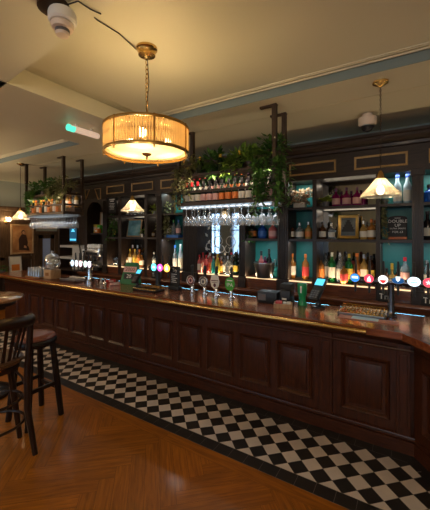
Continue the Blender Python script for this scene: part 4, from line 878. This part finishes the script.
# ================================================================== on and by the back bar
c = at(263, 283, Y=3.93)
t = thing('ice_bucket', 'steel ice bucket holding bottles on the teal bay counter under the wide bottles', 'ice bucket', (c.x, 3.98, Z0+.0005))
b = MB(); b.lathe([(0, 0), (.105, 0), (.11, .01), (.138, .19), (.146, .195), (.146, .21), (.134, .21), (.105, .02), (0, .02)], n=28); b.build('bucket', M['steel'], t)
for s in (-1, 1):
    b = MB(); b.tube([(s*.136, -.03, .17), (s*.165, -.02, .165), (s*.165, .02, .165), (s*.136, .03, .17)], .006, 6); b.build('handle', M['chrome'], t)
t_ = [(-.055, .02, 'pink', 'pinkp', 'foilblk', 'pale pink wine bottle standing in the steel ice bucket', .34), (.02, -.03, 'magenta', 'pinkp', 'foilpur', 'magenta bottle standing in the steel ice bucket', .27), (.055, .03, 'black', 'offwhite', 'foilblk', 'black wine bottle standing in the steel ice bucket', .37)]
for dx, dy, g_, l_, c_, nm, h_ in t_: bottle('wine', h_, .04, g_, l_, c_, (c.x+dx, 3.98+dy, Z0+.0215), nm, 'bottles in the ice bucket', True)
bottle('squat', .24, .045, 'teal', None, 'steel', UB(275, 4.14, Z0), 'teal bottle right of the steel ice bucket', 'bottle by the ice bucket')
# chalk sign
xc = ux(397.5, 4.14); wS = ux(407.5, 4.14)-ux(388.5, 4.14)
t = thing('promotion_sign', 'black arched chalk sign about doubling up spirits on the teal middle shelf', 'sign', (xc, 4.16, Z1+.0005)); t.rotation_euler = (-.06, 0, 0)
hw = wS/2
b = MB(); b.prism([(-hw, .03), (hw, .03), (hw, .245)] + [(hw*math.cos(PI*k/10), .245+.028*math.sin(PI*k/10)) for k in range(1, 10)] + [(-hw, .245)], -.006, .006, .002, 'y'); b.build('board', M['slate'], t)
b = MB(); b.box(-hw, -.02, 0, hw, .02, .03, .003); b.build('foot', wood('orange wood', (.35, .09, .03), (.5, .15, .05), .5), t)
for txt, s_, z in (('DOUBLE', .050, .208), ('UP', .050, .161), ('EXTRA SPIRITS', .024, .125), ('FOR £3', .034, .085)): lettering(t, txt, s_, 'chalk', (0, -.0064, z))
b = MB(); b.box(-.03, -.0068, .243, .03, -.0060, .248); b.build('rule', M['chalk'], t, smooth=False)
# hanging sign in the narrow left bay
xc = ux(112, 3.95); t = thing('hanging_sign', 'black hanging sign with white lettering at the top of the narrow left bay', 'sign', (xc, 3.955, 2.12))
b = MB(); b.box(-.10, -.006, 0, .10, .006, .29, .002); b.build('board', M['slate'], t)
b = MB(); b.box(-.11, -.008, .285, .11, .008, .30); b.build('rail', M['backwood'], t, smooth=False)
b = MB()
for k, (w, z, h_) in enumerate(((.08, .245, .018), (.05, .21, .022), (.075, .17, .008), (.06, .145, .008), (.075, .12, .008), (.05, .095, .008), (.065, .07, .008))): 
    n = int(w/.012)
    for j in range(-n, n): b.box(j*.012, -.0072, z, j*.012+.009, -.0062, z+h_)
b.build('writing', M['chalk'], t, smooth=False)
# price tickets on shelf edges
for i, (u, zt, nm) in enumerate(((154.5, 1.06, 'below the small clear bottle'), (384, 1.07, 'below the white and red badge'), (428.5, 1.06, 'at the far right of the counter'))):
    Y = 3.935; t = thing('chalk_ticket', 'small black chalk ticket on the back counter %s' % nm, 'sign', (ux(u, Y), Y, .9925), group='chalk tickets on the back counter')
    b = MB(); b.box(-.065, -.006, .0, .065, .006, .12, .003); b.build('board', M['slate'], t)
    b = MB(); b.box(-.03, -.0075, .03, -.02, -.006, .09); b.box(-.045, -.0075, .08, -.005, -.006, .09); b.tube([(.01, -.0065, .03), (.01, -.0065, .065), (.035, -.0065, .065), (.035, -.0065, .03)], .004, 4); b.build('writing', M['chalk'], t, smooth=False)
# coffee machine with cups
t = thing('coffee_machine', 'steel espresso machine under rows of upturned cups in the arched bay', 'coffee machine', (-5.20, 4.06, 1.031))
b = MB(); b.box(-.21, -.20, .06, .21, .20, .12, .01); b.box(-.21, -.02, .12, .21, .20, .30, .01); b.box(-.21, -.20, .27, .21, .20, .38, .012); b.build('housing', M['steel'], t)
b = MB(); b.tube([(-.22, -.20, .42), (.22, -.20, .42), (.22, .19, .42), (-.22, .19, .42)], .006, 6, closed=True)
for x in (-.22, .22):
    for y in (-.2, .19): b.cyl((x, y, .36), (x, y, .42), .006, 6)
b.build('cup_rail', M['chrome'], t)
for x in (-.11, .09):
    b = MB(); b.lathe([(0, .19), (.03, .19), (.035, .22), (.035, .27), (0, .27)], (x, -.12, 0), 14); g_ = b.build('group_head', M['chrome'], t)
    b = MB(); b.tube([(x, -.14, .20), (x, -.25, .19), (x+.01, -.31, .175)], [.010, .012, .014], 8); b.build('handle', M['black'], g_)
b = MB(); b.box(-.18, -.19, .0, .18, .19, .06); b.build('base', M['black'], t, smooth=False)
b = MB(); b.box(-.17, -.2035, .30, .17, -.2015, .35); b.build('control_panel', M['black'], t, smooth=False)
b = MB(); b.lathe([(.036, 0), (.038, .0), (.033, .035), (.022, .055), (.020, .06), (0, .06), (0, .054), (.02, .05), (.036, 0)], n=14); CUPM = b.mesh('coffee_cup', M['white'])
for r_ in range(2):
    for i in range(5):
        for j in range(2): tag(put('coffee_cup', CUPM, loc=(-5.20-.16+i*.08, 4.06-.14+j*.09, 1.031+.3805+r_*.0605)), 'white upturned coffee cup stacked on the espresso machine', 'cup', 'cups on the espresso machine')
# till screen and pale shelf unit
c = at(73.6, 236, Y=3.86)
t = thing('till_screen', 'upright dark till screen with blue lit bars beyond the lit pale badges', 'screen', (c.x, 3.86, 1.0)); 
b = MB(); b.box(-.125, -.012, .56, .125, .012, .865, .008); b.build('bezel', M['black'], t)
b = MB(); b.box(-.11, -.0135, .58, .11, -.0125, .85); b.build('screen', M['screen'], t, smooth=False)
for q in ((-.06, .775, .06, .795), (-.03, .797, .03, .825), (-.095, .60, -.035, .635), (-.025, .60, .03, .635), (.04, .60, .095, .635)):
    b = MB(); b.box(q[0], -.0147, q[1], q[2], -.0137, q[3]); b.build('lit_icon', M['screenblue'], t, smooth=False, label='lit blue icon')
b = MB(); b.tube([(.02, .02, .70), (.05, .09, .52), (.10, .10, .30), (.10, .10, .02)], .016, 8); b.lathe([(0, 0), (.09, 0), (.09, .015), (0, .02)], (.10, .10, 0), 16); b.build('arm', M['black'], t)
t = thing('shelf_unit', 'dark shelf unit with pale laminate edges left of the till screen', 'shelf unit', (-6.2, 4.1, 0))
b = MB(); b.box(-6.50, 4.30, .0, -5.58, 4.33, 2.41); b.box(-6.52, F+.05, 0, -6.47, 4.33, 2.41); b.box(-6.50, F+.06, .95, -5.58, 4.30, .995); b.build('carcass', M['backwood'], t, True, smooth=False)
for z in (1.20, 1.44): 
    b = MB(); b.box(-6.47, F+.06, z, -5.60, 4.30, z+.05); b.build('shelf', M['paleshelf'], t, True, smooth=False, label='pale laminate shelf')
b = MB(); b.box(-6.02, F+.055, .995, -5.58, F+.075, 1.44); b.build('end_panel', M['paleshelf'], t, True, smooth=False, label='pale laminate panel')
t = thing('switch_box', 'white switch box on the pale panel right of the till screen', 'switch', (ux(85.3, 3.98), 3.985, 1.36)); b = MB(); b.box(-.07, -.03, -.07, .07, .018, .07, .006); b.build('box', M['white'], t); b = MB(); b.lathe([(0, 0), (.022, 0), (.02, .025), (0, .03)], n=12, M=Matrix.Translation((0, -.03, .02)) @ Matrix.Rotation(PI/2, 4, 'X')); b.build('knob', M['black'], t)
# left wall: large painting, side counter, framed card, wall lamp
b = MB(); t = thing('painting', 'large framed brown painting of a seated figure on the panelled left wall', 'painting', (XL+.046, 4.17, 1.22)); t.rotation_euler = (0, 0, PI/2)
b.frame(-.28, 0, .28, .75, .05, -.03, .0); b.build('frame', M['pale'], t)
cv = MB(); cv.box(-.24, -.010, .04, .24, -.002, .71); cv.build('canvas', artmat('brown painting', [(.18, .07, .025), (.42, .19, .07), (.6, .33, .14)], 4), t, smooth=False)
b = MB(); disc(b, (.02, 0, .55), .045, .055, -.014, -.010); b.prism([(-.08, .10), (.11, .10), (.13, .3), (.09, .48), (-.02, .50), (-.09, .38)], -.014, -.010, .002, 'y'); b.prism([(.02, .10), (.17, .08), (.15, .18), (.05, .26)], -.016, -.012, .002, 'y'); b.build('painted_figure', pbr('painted dark cloth', (.05, .02, .012), .6), t)
b = MB(); disc(b, (.025, 0, .54), .03, .04, -.0165, -.0145); b.prism([(.03, .16), (.10, .14), (.09, .2), (.04, .22)], -.018, -.0165, 0, 'y'); b.build('painted_face', pbr('painted pale skin', (.5, .26, .14), .6), t)
t = thing('side_counter', 'dark low side counter against the panelled left wall', 'counter', (-8.1, 3.9, 0))
b = MB(); b.box(-8.34, 3.0, .75, -7.85, 4.45, .79, .006); b.build('top', M['backwood_x'], t, True); b = MB(); b.box(-8.34, 3.03, 0, -7.9, 4.42, .75); b.build('body', M['backwood'], t, True, smooth=False)
for k in range(3):
    b = MB(); b.box(-7.9, 3.06+k*.46, .08, -7.885, 3.06+k*.46+.42, .72, .004); dd = b.build('door', M['backwood'], t, True); b = MB(); b.sphere((-7.875, 3.12+k*.46, .45), .012, 8); b.build('knob', M['brass'], dd)
t = thing('framed_card', 'small framed card standing on the dark side counter below the painting', 'picture frame', (-8.12, 3.91, .7905)); t.rotation_euler = (-.1, 0, PI/2)
b = MB(); b.frame(-.14, 0, .14, .40, .025, -.012, .01); b.build('frame', M['paleshelf'], t); b = MB(); b.box(-.125, .0, .015, .125, .009, .385); b.build('card', M['paper'], t, smooth=False); b = MB(); b.box(-.09, -.003, .05, .09, -.001, .2); b.build('print', M['orange'], t, smooth=False)
bush('potted_plant', (-8.12, 3.62, .7905), 'small dark potted plant on the side counter beside the framed card', 'bush', (.09, .09, .10), 40, .07, .035, 'leafd', group='side counter plants', potm='grey')
LAMPS = []
t = thing('wall_lamp', 'glowing glass wall lamp beside the painting on the panelled left wall', 'wall lamp', (XL+.05, 3.80, 2.03))
b = MB(); b.lathe([(0, 0), (.05, 0), (.045, .02), (0, .025)], n=16, M=Matrix.Rotation(PI/2, 4, 'Y')); b.build('backplate', M['brass'], t)
b = MB(); b.tube([(.02, 0, 0), (.10, 0, -.03), (.13, 0, .0)], .008, 8); b.build('arm', M['brass'], t)
b = MB(); b.lathe([(.03, .0), (.06, .03), (.075, .09), (.07, .10)], (.13, 0, 0), 18); b.build('shade', M['pendglass'], t); b = MB(); b.sphere((.13, 0, .05), .032, 12); b.build('bulb', M['bulb'], t)
LAMPS.append((XL+.18, 3.80, 2.08, 9, .04))
# ================================================================== ceiling things
def pendant(x, y, zc, zb, label, R=.15, hs=.155):
    t = thing('pendant_lamp', label, 'pendant lamp', (x, y, zb), group='glass pendant lamps over the bar')
    b = MB(); b.lathe([(0, zc), (.062, zc), (.06, zc-.012), (.03, zc-.03), (.008, zc-.042), (0, zc-.042)], (x, y, 0), 20); b.build('ceiling_rose', M['brass'], t, True)
    b = MB(); z = zc-.04; k = 0
    while z > zb+hs+.06:
        pts = [(x + (.006*math.cos(a) if k % 2 else 0), y + (0 if k % 2 else .006*math.cos(a)), z-.012+.012*math.sin(a)) for a in [2*PI*i/8 for i in range(8)]]
        b.tube(pts, .0022, 4, closed=True); z -= .019; k += 1
    b.build('chain', M['iron'], t, True)
    b = MB(); b.lathe([(.010, hs+.06), (.016, hs+.05), (.030, hs+.02), (.036, hs-.01), (0, hs-.01)], (x, y, zb), 18); b.build('cap', M['brass'], t, True)
    b = MB(); n = 48; rings = []
    for r_, z_ in ((.034, hs), (.050, hs*.86), (R*.62, hs*.50), (R*.97, hs*.14), (R, hs*.06), (R*.985, 0)):
        rings.append([b.b.verts.new((x + r_*(1+.018*(-1)**i)*math.cos(2*PI*i/n), y + r_*(1+.018*(-1)**i)*math.sin(2*PI*i/n), zb+z_)) for i in range(n)])
    for A, B_ in zip(rings, rings[1:]):
        for k in range(n): b.b.faces.new((A[k], A[(k+1) % n], B_[(k+1) % n], B_[k]))
    b.build('glass_shade', M['pendglass'], t, True, smooth=False)
    b = MB(); b.sphere((x, y, zb+.055), .028, 14, (1, 1, 1.25)); b.build('bulb', M['bulb'], t, True)
    LAMPS.append((x, y, zb+.05, 8.5, .03))
p_ = at(380.5, 82, Z=3.0); pendant(p_.x, p_.y, 3.0, 2.05, 'glass pendant lamp over the near right end of the bar beside the chalk sign')
p_ = at(132.5, 233, Y=2.95); pendant(p_.x, 2.95, 3.0, 2.03, 'glass pendant lamp in front of the leaning photo frame')
p_ = at(20.5, 233, Y=2.95); pendant(p_.x, 2.95, 3.0, 1.99, 'glass pendant lamp at the far left end of the bar')
# chandelier
cx, cyy, zt = -1.615, 1.66, 3.08
t = thing('drum_chandelier', 'large round brass and glass rod drum chandelier hanging from the ceiling', 'chandelier', (cx, cyy, 2.33))
R, z0, z1 = .298, 2.322, 2.495
b = MB(); b.lathe([(0, zt), (.075, zt), (.075, zt-.015), (.062, zt-.03), (.06, zt-.055), (.02, zt-.065), (.012, zt-.085), (0, zt-.085)], (cx, cyy, 0), 28); b.build('ceiling_rose', M['brass'], t, True)
b = MB(); z = zt-.085; k = 0
while z > z1+.10:
    pts = [(cx + (.010*math.cos(a) if k % 2 else 0), cyy + (0 if k % 2 else .010*math.cos(a)), z-.02+.020*math.sin(a)) for a in [2*PI*i/10 for i in range(10)]]
    b.tube(pts, .0033, 5, closed=True); z -= .033; k += 1
b.build('chain', M['brass'], t, True)
b = MB(); b.tube([(cx+.006, cyy, zt-.08), (cx+.02, cyy, zt-.25), (cx-.006, cyy, z1+.1)], .003, 6); b.build('cord', M['black'], t, True)
b = MB(); b.tube([(cx, cyy, z1+.11), (cx, cyy, z0+.02)], .009, 8)
for k in range(3):
    a = k*2*PI/3+.4; b.tube([(cx, cyy, z1+.08), (cx+R*.5*math.cos(a), cyy+R*.5*math.sin(a), z1+.02), (cx+R*math.cos(a), cyy+R*math.sin(a), z1-.01)], .006, 6)
b.build('stem_and_arms', M['brass'], t, True)
def ring(z, r, nm, th=.0075):
    b = MB(); b.lathe([(r-.006, z-th), (r+.004, z-th), (r+.006, z), (r+.004, z+th), (r-.006, z+th), (r-.006, z-th)], (cx, cyy, 0), 56); b.build(nm, M['brass'], t, True)
ring(z1, R, 'top_ring', .010); ring(z0, R, 'bottom_ring', .010); ring((z0+z1)/2+.01, R-.012, 'middle_ring', .004)
b = MB()
for k in range(110):
    a = 2*PI*k/110; b.cyl((cx+(R-.006)*math.cos(a), cyy+(R-.006)*math.sin(a), z0+.005), (cx+(R-.006)*math.cos(a), cyy+(R-.006)*math.sin(a), z1-.005), .0068, 6)
b.build('rod_shade', M['mesh_shade'], t, True, label='ring of upright glass rods')
for k in range(7):
    a = 2*PI*k/7+.25; b = MB(); b.box(-.005, -.003, z0-.03, .005, .003, z1+.012, 0, Matrix.Translation((cx+(R+.004)*math.cos(a), cyy+(R+.004)*math.sin(a), 0)) @ Matrix.Rotation(a+PI/2, 4, 'Z')); b.build('strap', M['brass'], t, True, smooth=False)
b = MB(); b.lathe([(R-.03, z0+.02), (R*.8, z0+.010), (R*.4, z0+.002), (0, z0)], (cx, cyy, 0), 48); b.build('diffuser', M['diffuser'], t, True, label='frosted glass diffuser')
b = MB(); b.lathe([(0, z0-.045), (.006, z0-.042), (.010, z0-.03), (.006, z0-.022), (.030, z0-.012), (.034, z0-.004), (0, z0+.002)], (cx, cyy, 0), 18); b.build('finial', M['brass'], t, True)
for k in range(3):
    a = k*2*PI/3 + 1.1
    b = MB(); b.sphere((cx+.16*math.cos(a), cyy+.16*math.sin(a), z0+.10), .03, 12); b.build('bulb', M['bulb'], t, True)
    LAMPS.append((cx+.16*math.cos(a), cyy+.16*math.sin(a), z0+.10, CH, .035))
# smoke detector, camera, emergency light, cables
p_ = at(62.5, 8, Z=2.905); t = thing('smoke_detector', 'white smoke detector with a sounder base on the ceiling above the chandelier', 'smoke detector', (p_.x, p_.y, 2.92)); SMK = p_
b = MB(); b.lathe([(0, 0), (.075, 0), (.075, -.03), (.05, -.036), (0, -.036)], (-.03, -.03, 0), 20); b.build('mount', M['iron'], t)
b = MB(); b.lathe([(0, -.035), (.062, -.035), (.068, -.05), (.068, -.085), (.060, -.095), (0, -.095)], n=24); b.build('base', M['white'], t)
b = MB(); b.lathe([(.050, -.095), (.056, -.105), (.050, -.125), (.034, -.128), (.034, -.145), (.030, -.158), (0, -.162)], n=24); b.build('sensor', M['pinkwhite'], t)
b = MB(); b.lathe([(.0345, -.128), (.0348, -.128), (.0348, -.144), (.0345, -.144)], n=24); b.build('vent_band', M['grey'], t)
p_ = at(368, 123, Z=3.04)
t = thing('security_camera', 'white dome security camera on the ceiling above the right of the cornice', 'security camera', (ux(367.5, 3.70), 3.70, 2.975))
b = MB(); b.lathe([(0, 0), (.05, 0), (.05, .065), (0, .065)], n=20); b.build('mount', M['pinkwhite'], t)
b = MB(); b.lathe([(0, 0), (.088, 0), (.092, -.01), (.088, -.075), (.075, -.09), (0, -.09)], n=26); b.build('housing', M['pinkwhite'], t)
b = MB(); b.lathe([(.066, -.088), (.062, -.11), (.045, -.135), (.02, -.148), (0, -.15)], n=22); b.build('dome', pbr('smoked dome', (.02, .02, .025), .08), t); b = MB(); b.lathe([(.068, -.088), (.078, -.088), (.078, -.096), (.068, -.096)], n=22); b.build('dome_ring', M['steel'], t)
a_, c_ = at(68, 127, Z=2.86), at(98.5, 136.5, Z=2.86)
d = c_ - a_; mid = (a_+c_)/2; t = thing('emergency_light', 'white tubular emergency light with a green glow under the ceiling beam', 'emergency light', (mid.x, mid.y, 2.86)); t.rotation_euler = (0, 0, math.atan2(d.y, d.x)); hl = d.length/2
b = MB(); b.tube([(-hl, 0, 0), (-hl+.02, 0, 0), (hl-.02, 0, 0), (hl, 0, 0)], [.028, .034, .034, .026], 14); b.build('body', M['tubeglow'], t)  # faint glow added so the tube body looks brighter
b = MB(); b.tube([(-hl-.004, 0, -.002), (-hl+.07, 0, -.002)], .0352, 14); b.build('lit_end', M['greenled'], t, label='green lit end')
for x in (-hl*.5, hl*.5):
    b = MB(); b.box(x-.012, -.01, .02, x+.012, .01, .06); b.build('bracket', M['white'], t, smooth=False)
b = MB(); b.tube([at(76, 0, Z=3.072), at(97, 20, Z=3.072), at(119, 33.5, Z=3.072), (cx-.07, cyy-.03, 3.072)], .0035, 6); tag(b.build('ceiling_cable', M['black']), 'black cable running over the ceiling to the chandelier rose', 'cable')
b = MB(); b.tube([(SMK.x, SMK.y, 2.914), at(78, 1, Z=2.912), at(90, 9, Z=2.912), at(101, 14, Z=2.912)], .004, 6); tag(b.build('ceiling_cable', M['black']), 'black cable looping beside the smoke detector on the near beam', 'cable')
# ================================================================== furniture
sx, sy = -3.03, 1.63
t = thing('bar_stool', 'black four legged bar stool with round red brown seat', 'bar stool', (sx, sy, 0)); t.rotation_euler = (0, 0, .03)
b = MB(); b.lathe([(0, .795), (.10, .80), (.155, .793), (.172, .778), (.176, .765), (.17, .758), (0, .758)], n=36); b.build('seat_pad', M['leather'], t, label='red brown leather seat pad')
b = MB(); b.lathe([(0, .757), (.178, .757), (.186, .745), (.186, .722), (.176, .712), (.14, .708), (.14, .69), (0, .69)], n=36); b.build('seat_rim', M['stool'], t)
LG = {}
for i, (ax, ay) in enumerate(((1, 1), (-1, 1), (1, -1), (-1, -1))):
    b = MB(); p0, p1 = Vector((ax*.105, ay*.105, .70)), Vector((ax*.162, ay*.158, .0)); LG[(ax, ay)] = (p0, p1)
    b.tube([p0, p0.lerp(p1, .4), p1], [.026, .030, .026], 8); b.build('leg', M['stool'], t)
def onleg(k, z): p0, p1 = LG[k]; return p0.lerp(p1, (.70-z)/.70)
for k1, k2, z in (((1, 1), (1, -1), .32), ((-1, 1), (-1, -1), .32), ((1, 1), (-1, 1), .27), ((1, -1), (-1, -1), .27)):
    b = MB(); b.bar(onleg(k1, z), onleg(k2, z), .022, .034); b.build('stretcher', M['stool'], t, smooth=False)
# high bar chair with a horseshoe back
ccx, ccy, fa = -2.74, 1.14, math.atan2(.39, -.92)
t = thing('bar_chair', 'dark wooden high bar chair with curved slatted back at the left edge', 'bar chair', (ccx, ccy, 0)); t.rotation_euler = (0, 0, fa)          # local +X is the way the chair faces
b = MB(); b.lathe([(0, .74), (.19, .74), (.215, .755), (.215, .775), (.19, .79), (.10, .782), (0, .78)], n=32); b.build('seat', M['seatwood'], t, label='brown wooden seat')
b = MB(); b.lathe([(0, .70), (.19, .70), (.19, .74), (0, .74)], n=32); b.build('seat_frame', M['chair'], t)
def hs(a, r=.27): return Vector((-r*math.cos(a)*.92, r*math.sin(a), 0))
arc = [(-1.75+3.5*k/20) for k in range(21)]
b = MB()
pts = [hs(a) + Vector((0, 0, 1.085 - .035*(abs(a)/1.75)**2)) for a in arc]
for k in range(20):
    A, C_ = pts[k], pts[k+1]
b.tube(pts, [.032 if 0 < k < 20 else .037 for k in range(21)], 10)
for v in b.b.verts:
    v.co.z = 1.08 + (v.co.z - 1.08)*1.45
b.build('top_rail', M['chair'], t)
for a in (-1.05, -.82, -.6, -.38, -.16, .06, .28, .5, .72, .95):
    b = MB(); q0 = hs(a, .19) + Vector((0, 0, .775)); q1 = hs(a, .267) + Vector((0, 0, 1.075)); b.bar(q0, q1, .022, .010, up=hs(a).normalized()); b.build('slat', M['chair'], t, smooth=False)
for s in (-1, 1):
    b = MB(); a = s*1.32; q = hs(a, .268)
    b.tube([q + Vector((0, 0, 1.07)), q + Vector((.0, -s*.012, .85)), Vector((q.x, s*.235, .62)), Vector((q.x-.005, s*.235, .36)), Vector((q.x-.02, s*.255, .22)), Vector((q.x-.05, s*.285, .0))], [.022, .025, .026, .025, .023, .020], 10); b.build('rear_leg', M['chair'], t)
    b = MB(); b.tube([Vector((.13, s*.12, .71)), Vector((.16, s*.16, .35)), Vector((.205, s*.20, 0))], [.026, .025, .020], 10); b.build('front_leg', M['chair'], t)
for z, r in ((.26, .225), (.44, .205)):
    b = MB(); b.tube([(r*math.cos(2*PI*k/28)*.85+.02, r*math.sin(2*PI*k/28), z) for k in range(28)], .011, 8, closed=True); b.build('foot_ring', M['chair'], t)
for s in (-1, 1):
    b = MB(); b.tube([Vector((-.06, s*.235, .50)), Vector((-.02, s*.20, .60)), Vector((.06, s*.14, .66)), Vector((.11, s*.12, .60)), Vector((.14, s*.13, .48))], .009, 8)
    b.build('bentwood_brace', M['chair'], t)
# round high table
t = thing('high_table', 'round brown topped high table behind the bar chair at the left edge', 'table', (-3.915, 1.555, 0))
b = MB(); b.lathe([(0, 1.02), (.36, 1.02), (.375, 1.03), (.375, 1.045), (.365, 1.052), (0, 1.052)], n=48); b.build('table_top', M['tabletop'], t)
b = MB(); b.lathe([(0, .97), (.30, .97), (.30, 1.02), (0, 1.02)], n=40); b.build('apron', M['stool'], t)
b = MB(); b.lathe([(0, .10), (.05, .10), (.065, .2), (.04, .35), (.038, .8), (.06, .95), (.10, .97), (0, .97)], n=20); b.build('column', M['stool'], t)
b = MB(); b.lathe([(0, 0), (.26, 0), (.26, .03), (.20, .06), (.08, .10), (0, .11)], n=30); b.build('base', M['stool'], t)
# ================================================================== light
def plight(name, loc, w, r=.03, col=(1, .72, .42)):
    d = bpy.data.lights.new(name, 'POINT'); d.energy = w; d.shadow_soft_size = r; d.color = col; o = bpy.data.objects.new(name, d); COL.objects.link(o); o.location = loc
def alight(name, loc, rot, sx_, sy_, w, col):
    d = bpy.data.lights.new(name, 'AREA'); d.shape = 'RECTANGLE'; d.size = sx_; d.size_y = sy_; d.energy = w; d.color = col; o = bpy.data.objects.new(name, d); COL.objects.link(o); o.location = loc; o.rotation_euler = rot
for (x, y, z, w, r) in LAMPS: plight('lamp_glow', (x, y, z), w, r, (1, .72, .36))
for a, b_ in wx: alight('window_daylight', ((a+b_)/2, YF-.35, 1.75), (PI/2, 0, 0), b_-a, 1.9, DAY, (.50, .74, 1))
# unseen warm fill added behind the viewpoint, standing in for other ceiling lamps
for x, y in ((1.3, -.9), (-.2, -2.0), (-4.6, -.8), (-6.4, 1.6)): plight('added_room_fill', (x, y, 2.3), ROOM, .16, (1, .72, .42))
for a, c, k in bays:                                        # LED tape at the shelves, and an added wash in mirrored bays
    alight('shelf_led_and_wash', ((a+c)/2, F+.05, Z0+.004), (PI, 0, 0), c-a-.02, .02, 1.2*(c-a)/.5, (1, .74, .44))
    if k == 't': alight('bay_led', ((a+c)/2, 4.1, 2.405), (0, 0, 0), c-a-.03, .05, 1.5*(c-a)/.4, (.85, 1, .95))
    if k == 't': alight('shelf_led_and_wash', ((a+c)/2, F+.05, Z1-.035), (0, 0, 0), c-a-.03, .02, 1.1*(c-a)/.4, (.75, .88, 1))
    if k == 'm':
        for zz in (Z2, 2.41): alight('shelf_led_and_wash', ((a+c)/2, 4.285, zz-.04), (math.radians(-40), 0, 0), c-a-.04, .02, .14*(c-a)/.4, (1, .82, .6))  # added wash for mirrored bays, turned so the mirror misses it
for x0, x1, y0, y1 in ((RX0, RX1, RY0, RY1), (QX0, QX1, QY0, QY1)):
    alight('rack_led_and_fill', ((x0+x1)/2, (y0+y1)/2, RZ-.024), (0, 0, 0), x1-x0-.05, .10, 1.9, (.82, .92, 1))
    alight('rack_led_and_fill', ((x0+x1)/2, y0+.02, RZ+.31), (math.radians(25), 0, 0), x1-x0-.05, .02, 3.0, (1, .8, .6))  # warm fill added to brighten the racked bottles, no strip built
for k, (a, c) in enumerate(((-5.5, -4.6), (-4.55, -3.65), (-3.6, -2.7), (-2.65, -1.75), (-1.7, -.8), (-.75, .15), (.2, 1.1))):
    alight('cooler_led', ((a+c)/2, 4.0, .87), (0, 0, 0), .75, .04, 2.2, (.35, .78, 1))
w = bpy.data.worlds.new('World'); S.world = w; w.use_nodes = True
bg = w.node_tree.nodes['Background']; bg.inputs[0].default_value = (.55, .72, 1, 1); bg.inputs[1].default_value = .8
cam = bpy.data.cameras.new('Camera'); co = bpy.data.objects.new('Camera', cam); COL.objects.link(co); S.camera = co
co.location = (0, 0, H); co.rotation_euler = (PI/2, 0, math.atan2(SS, CC)); cam.sensor_fit = 'HORIZONTAL'; cam.sensor_width = 36; cam.lens = 36*FP/430; cam.shift_y = (CV-255)/430; cam.clip_start = .02
vs = S.view_settings; S.display_settings.display_device = 'sRGB'; vs.view_transform = 'Standard'; vs.look = 'None'; vs.exposure = EXPO; vs.gamma = 1; vs.use_curve_mapping = False
cy_ = S.cycles; cy_.use_denoising = True; cy_.max_bounces = 8; cy_.diffuse_bounces = 4; cy_.glossy_bounces = 4; cy_.transmission_bounces = 6; cy_.transparent_max_bounces = 16; cy_.caustics_reflective = False; cy_.caustics_refractive = False; cy_.sample_clamp_indirect = 4
try: cy_.denoiser = 'OPENIMAGEDENOISE'
except Exception: pass
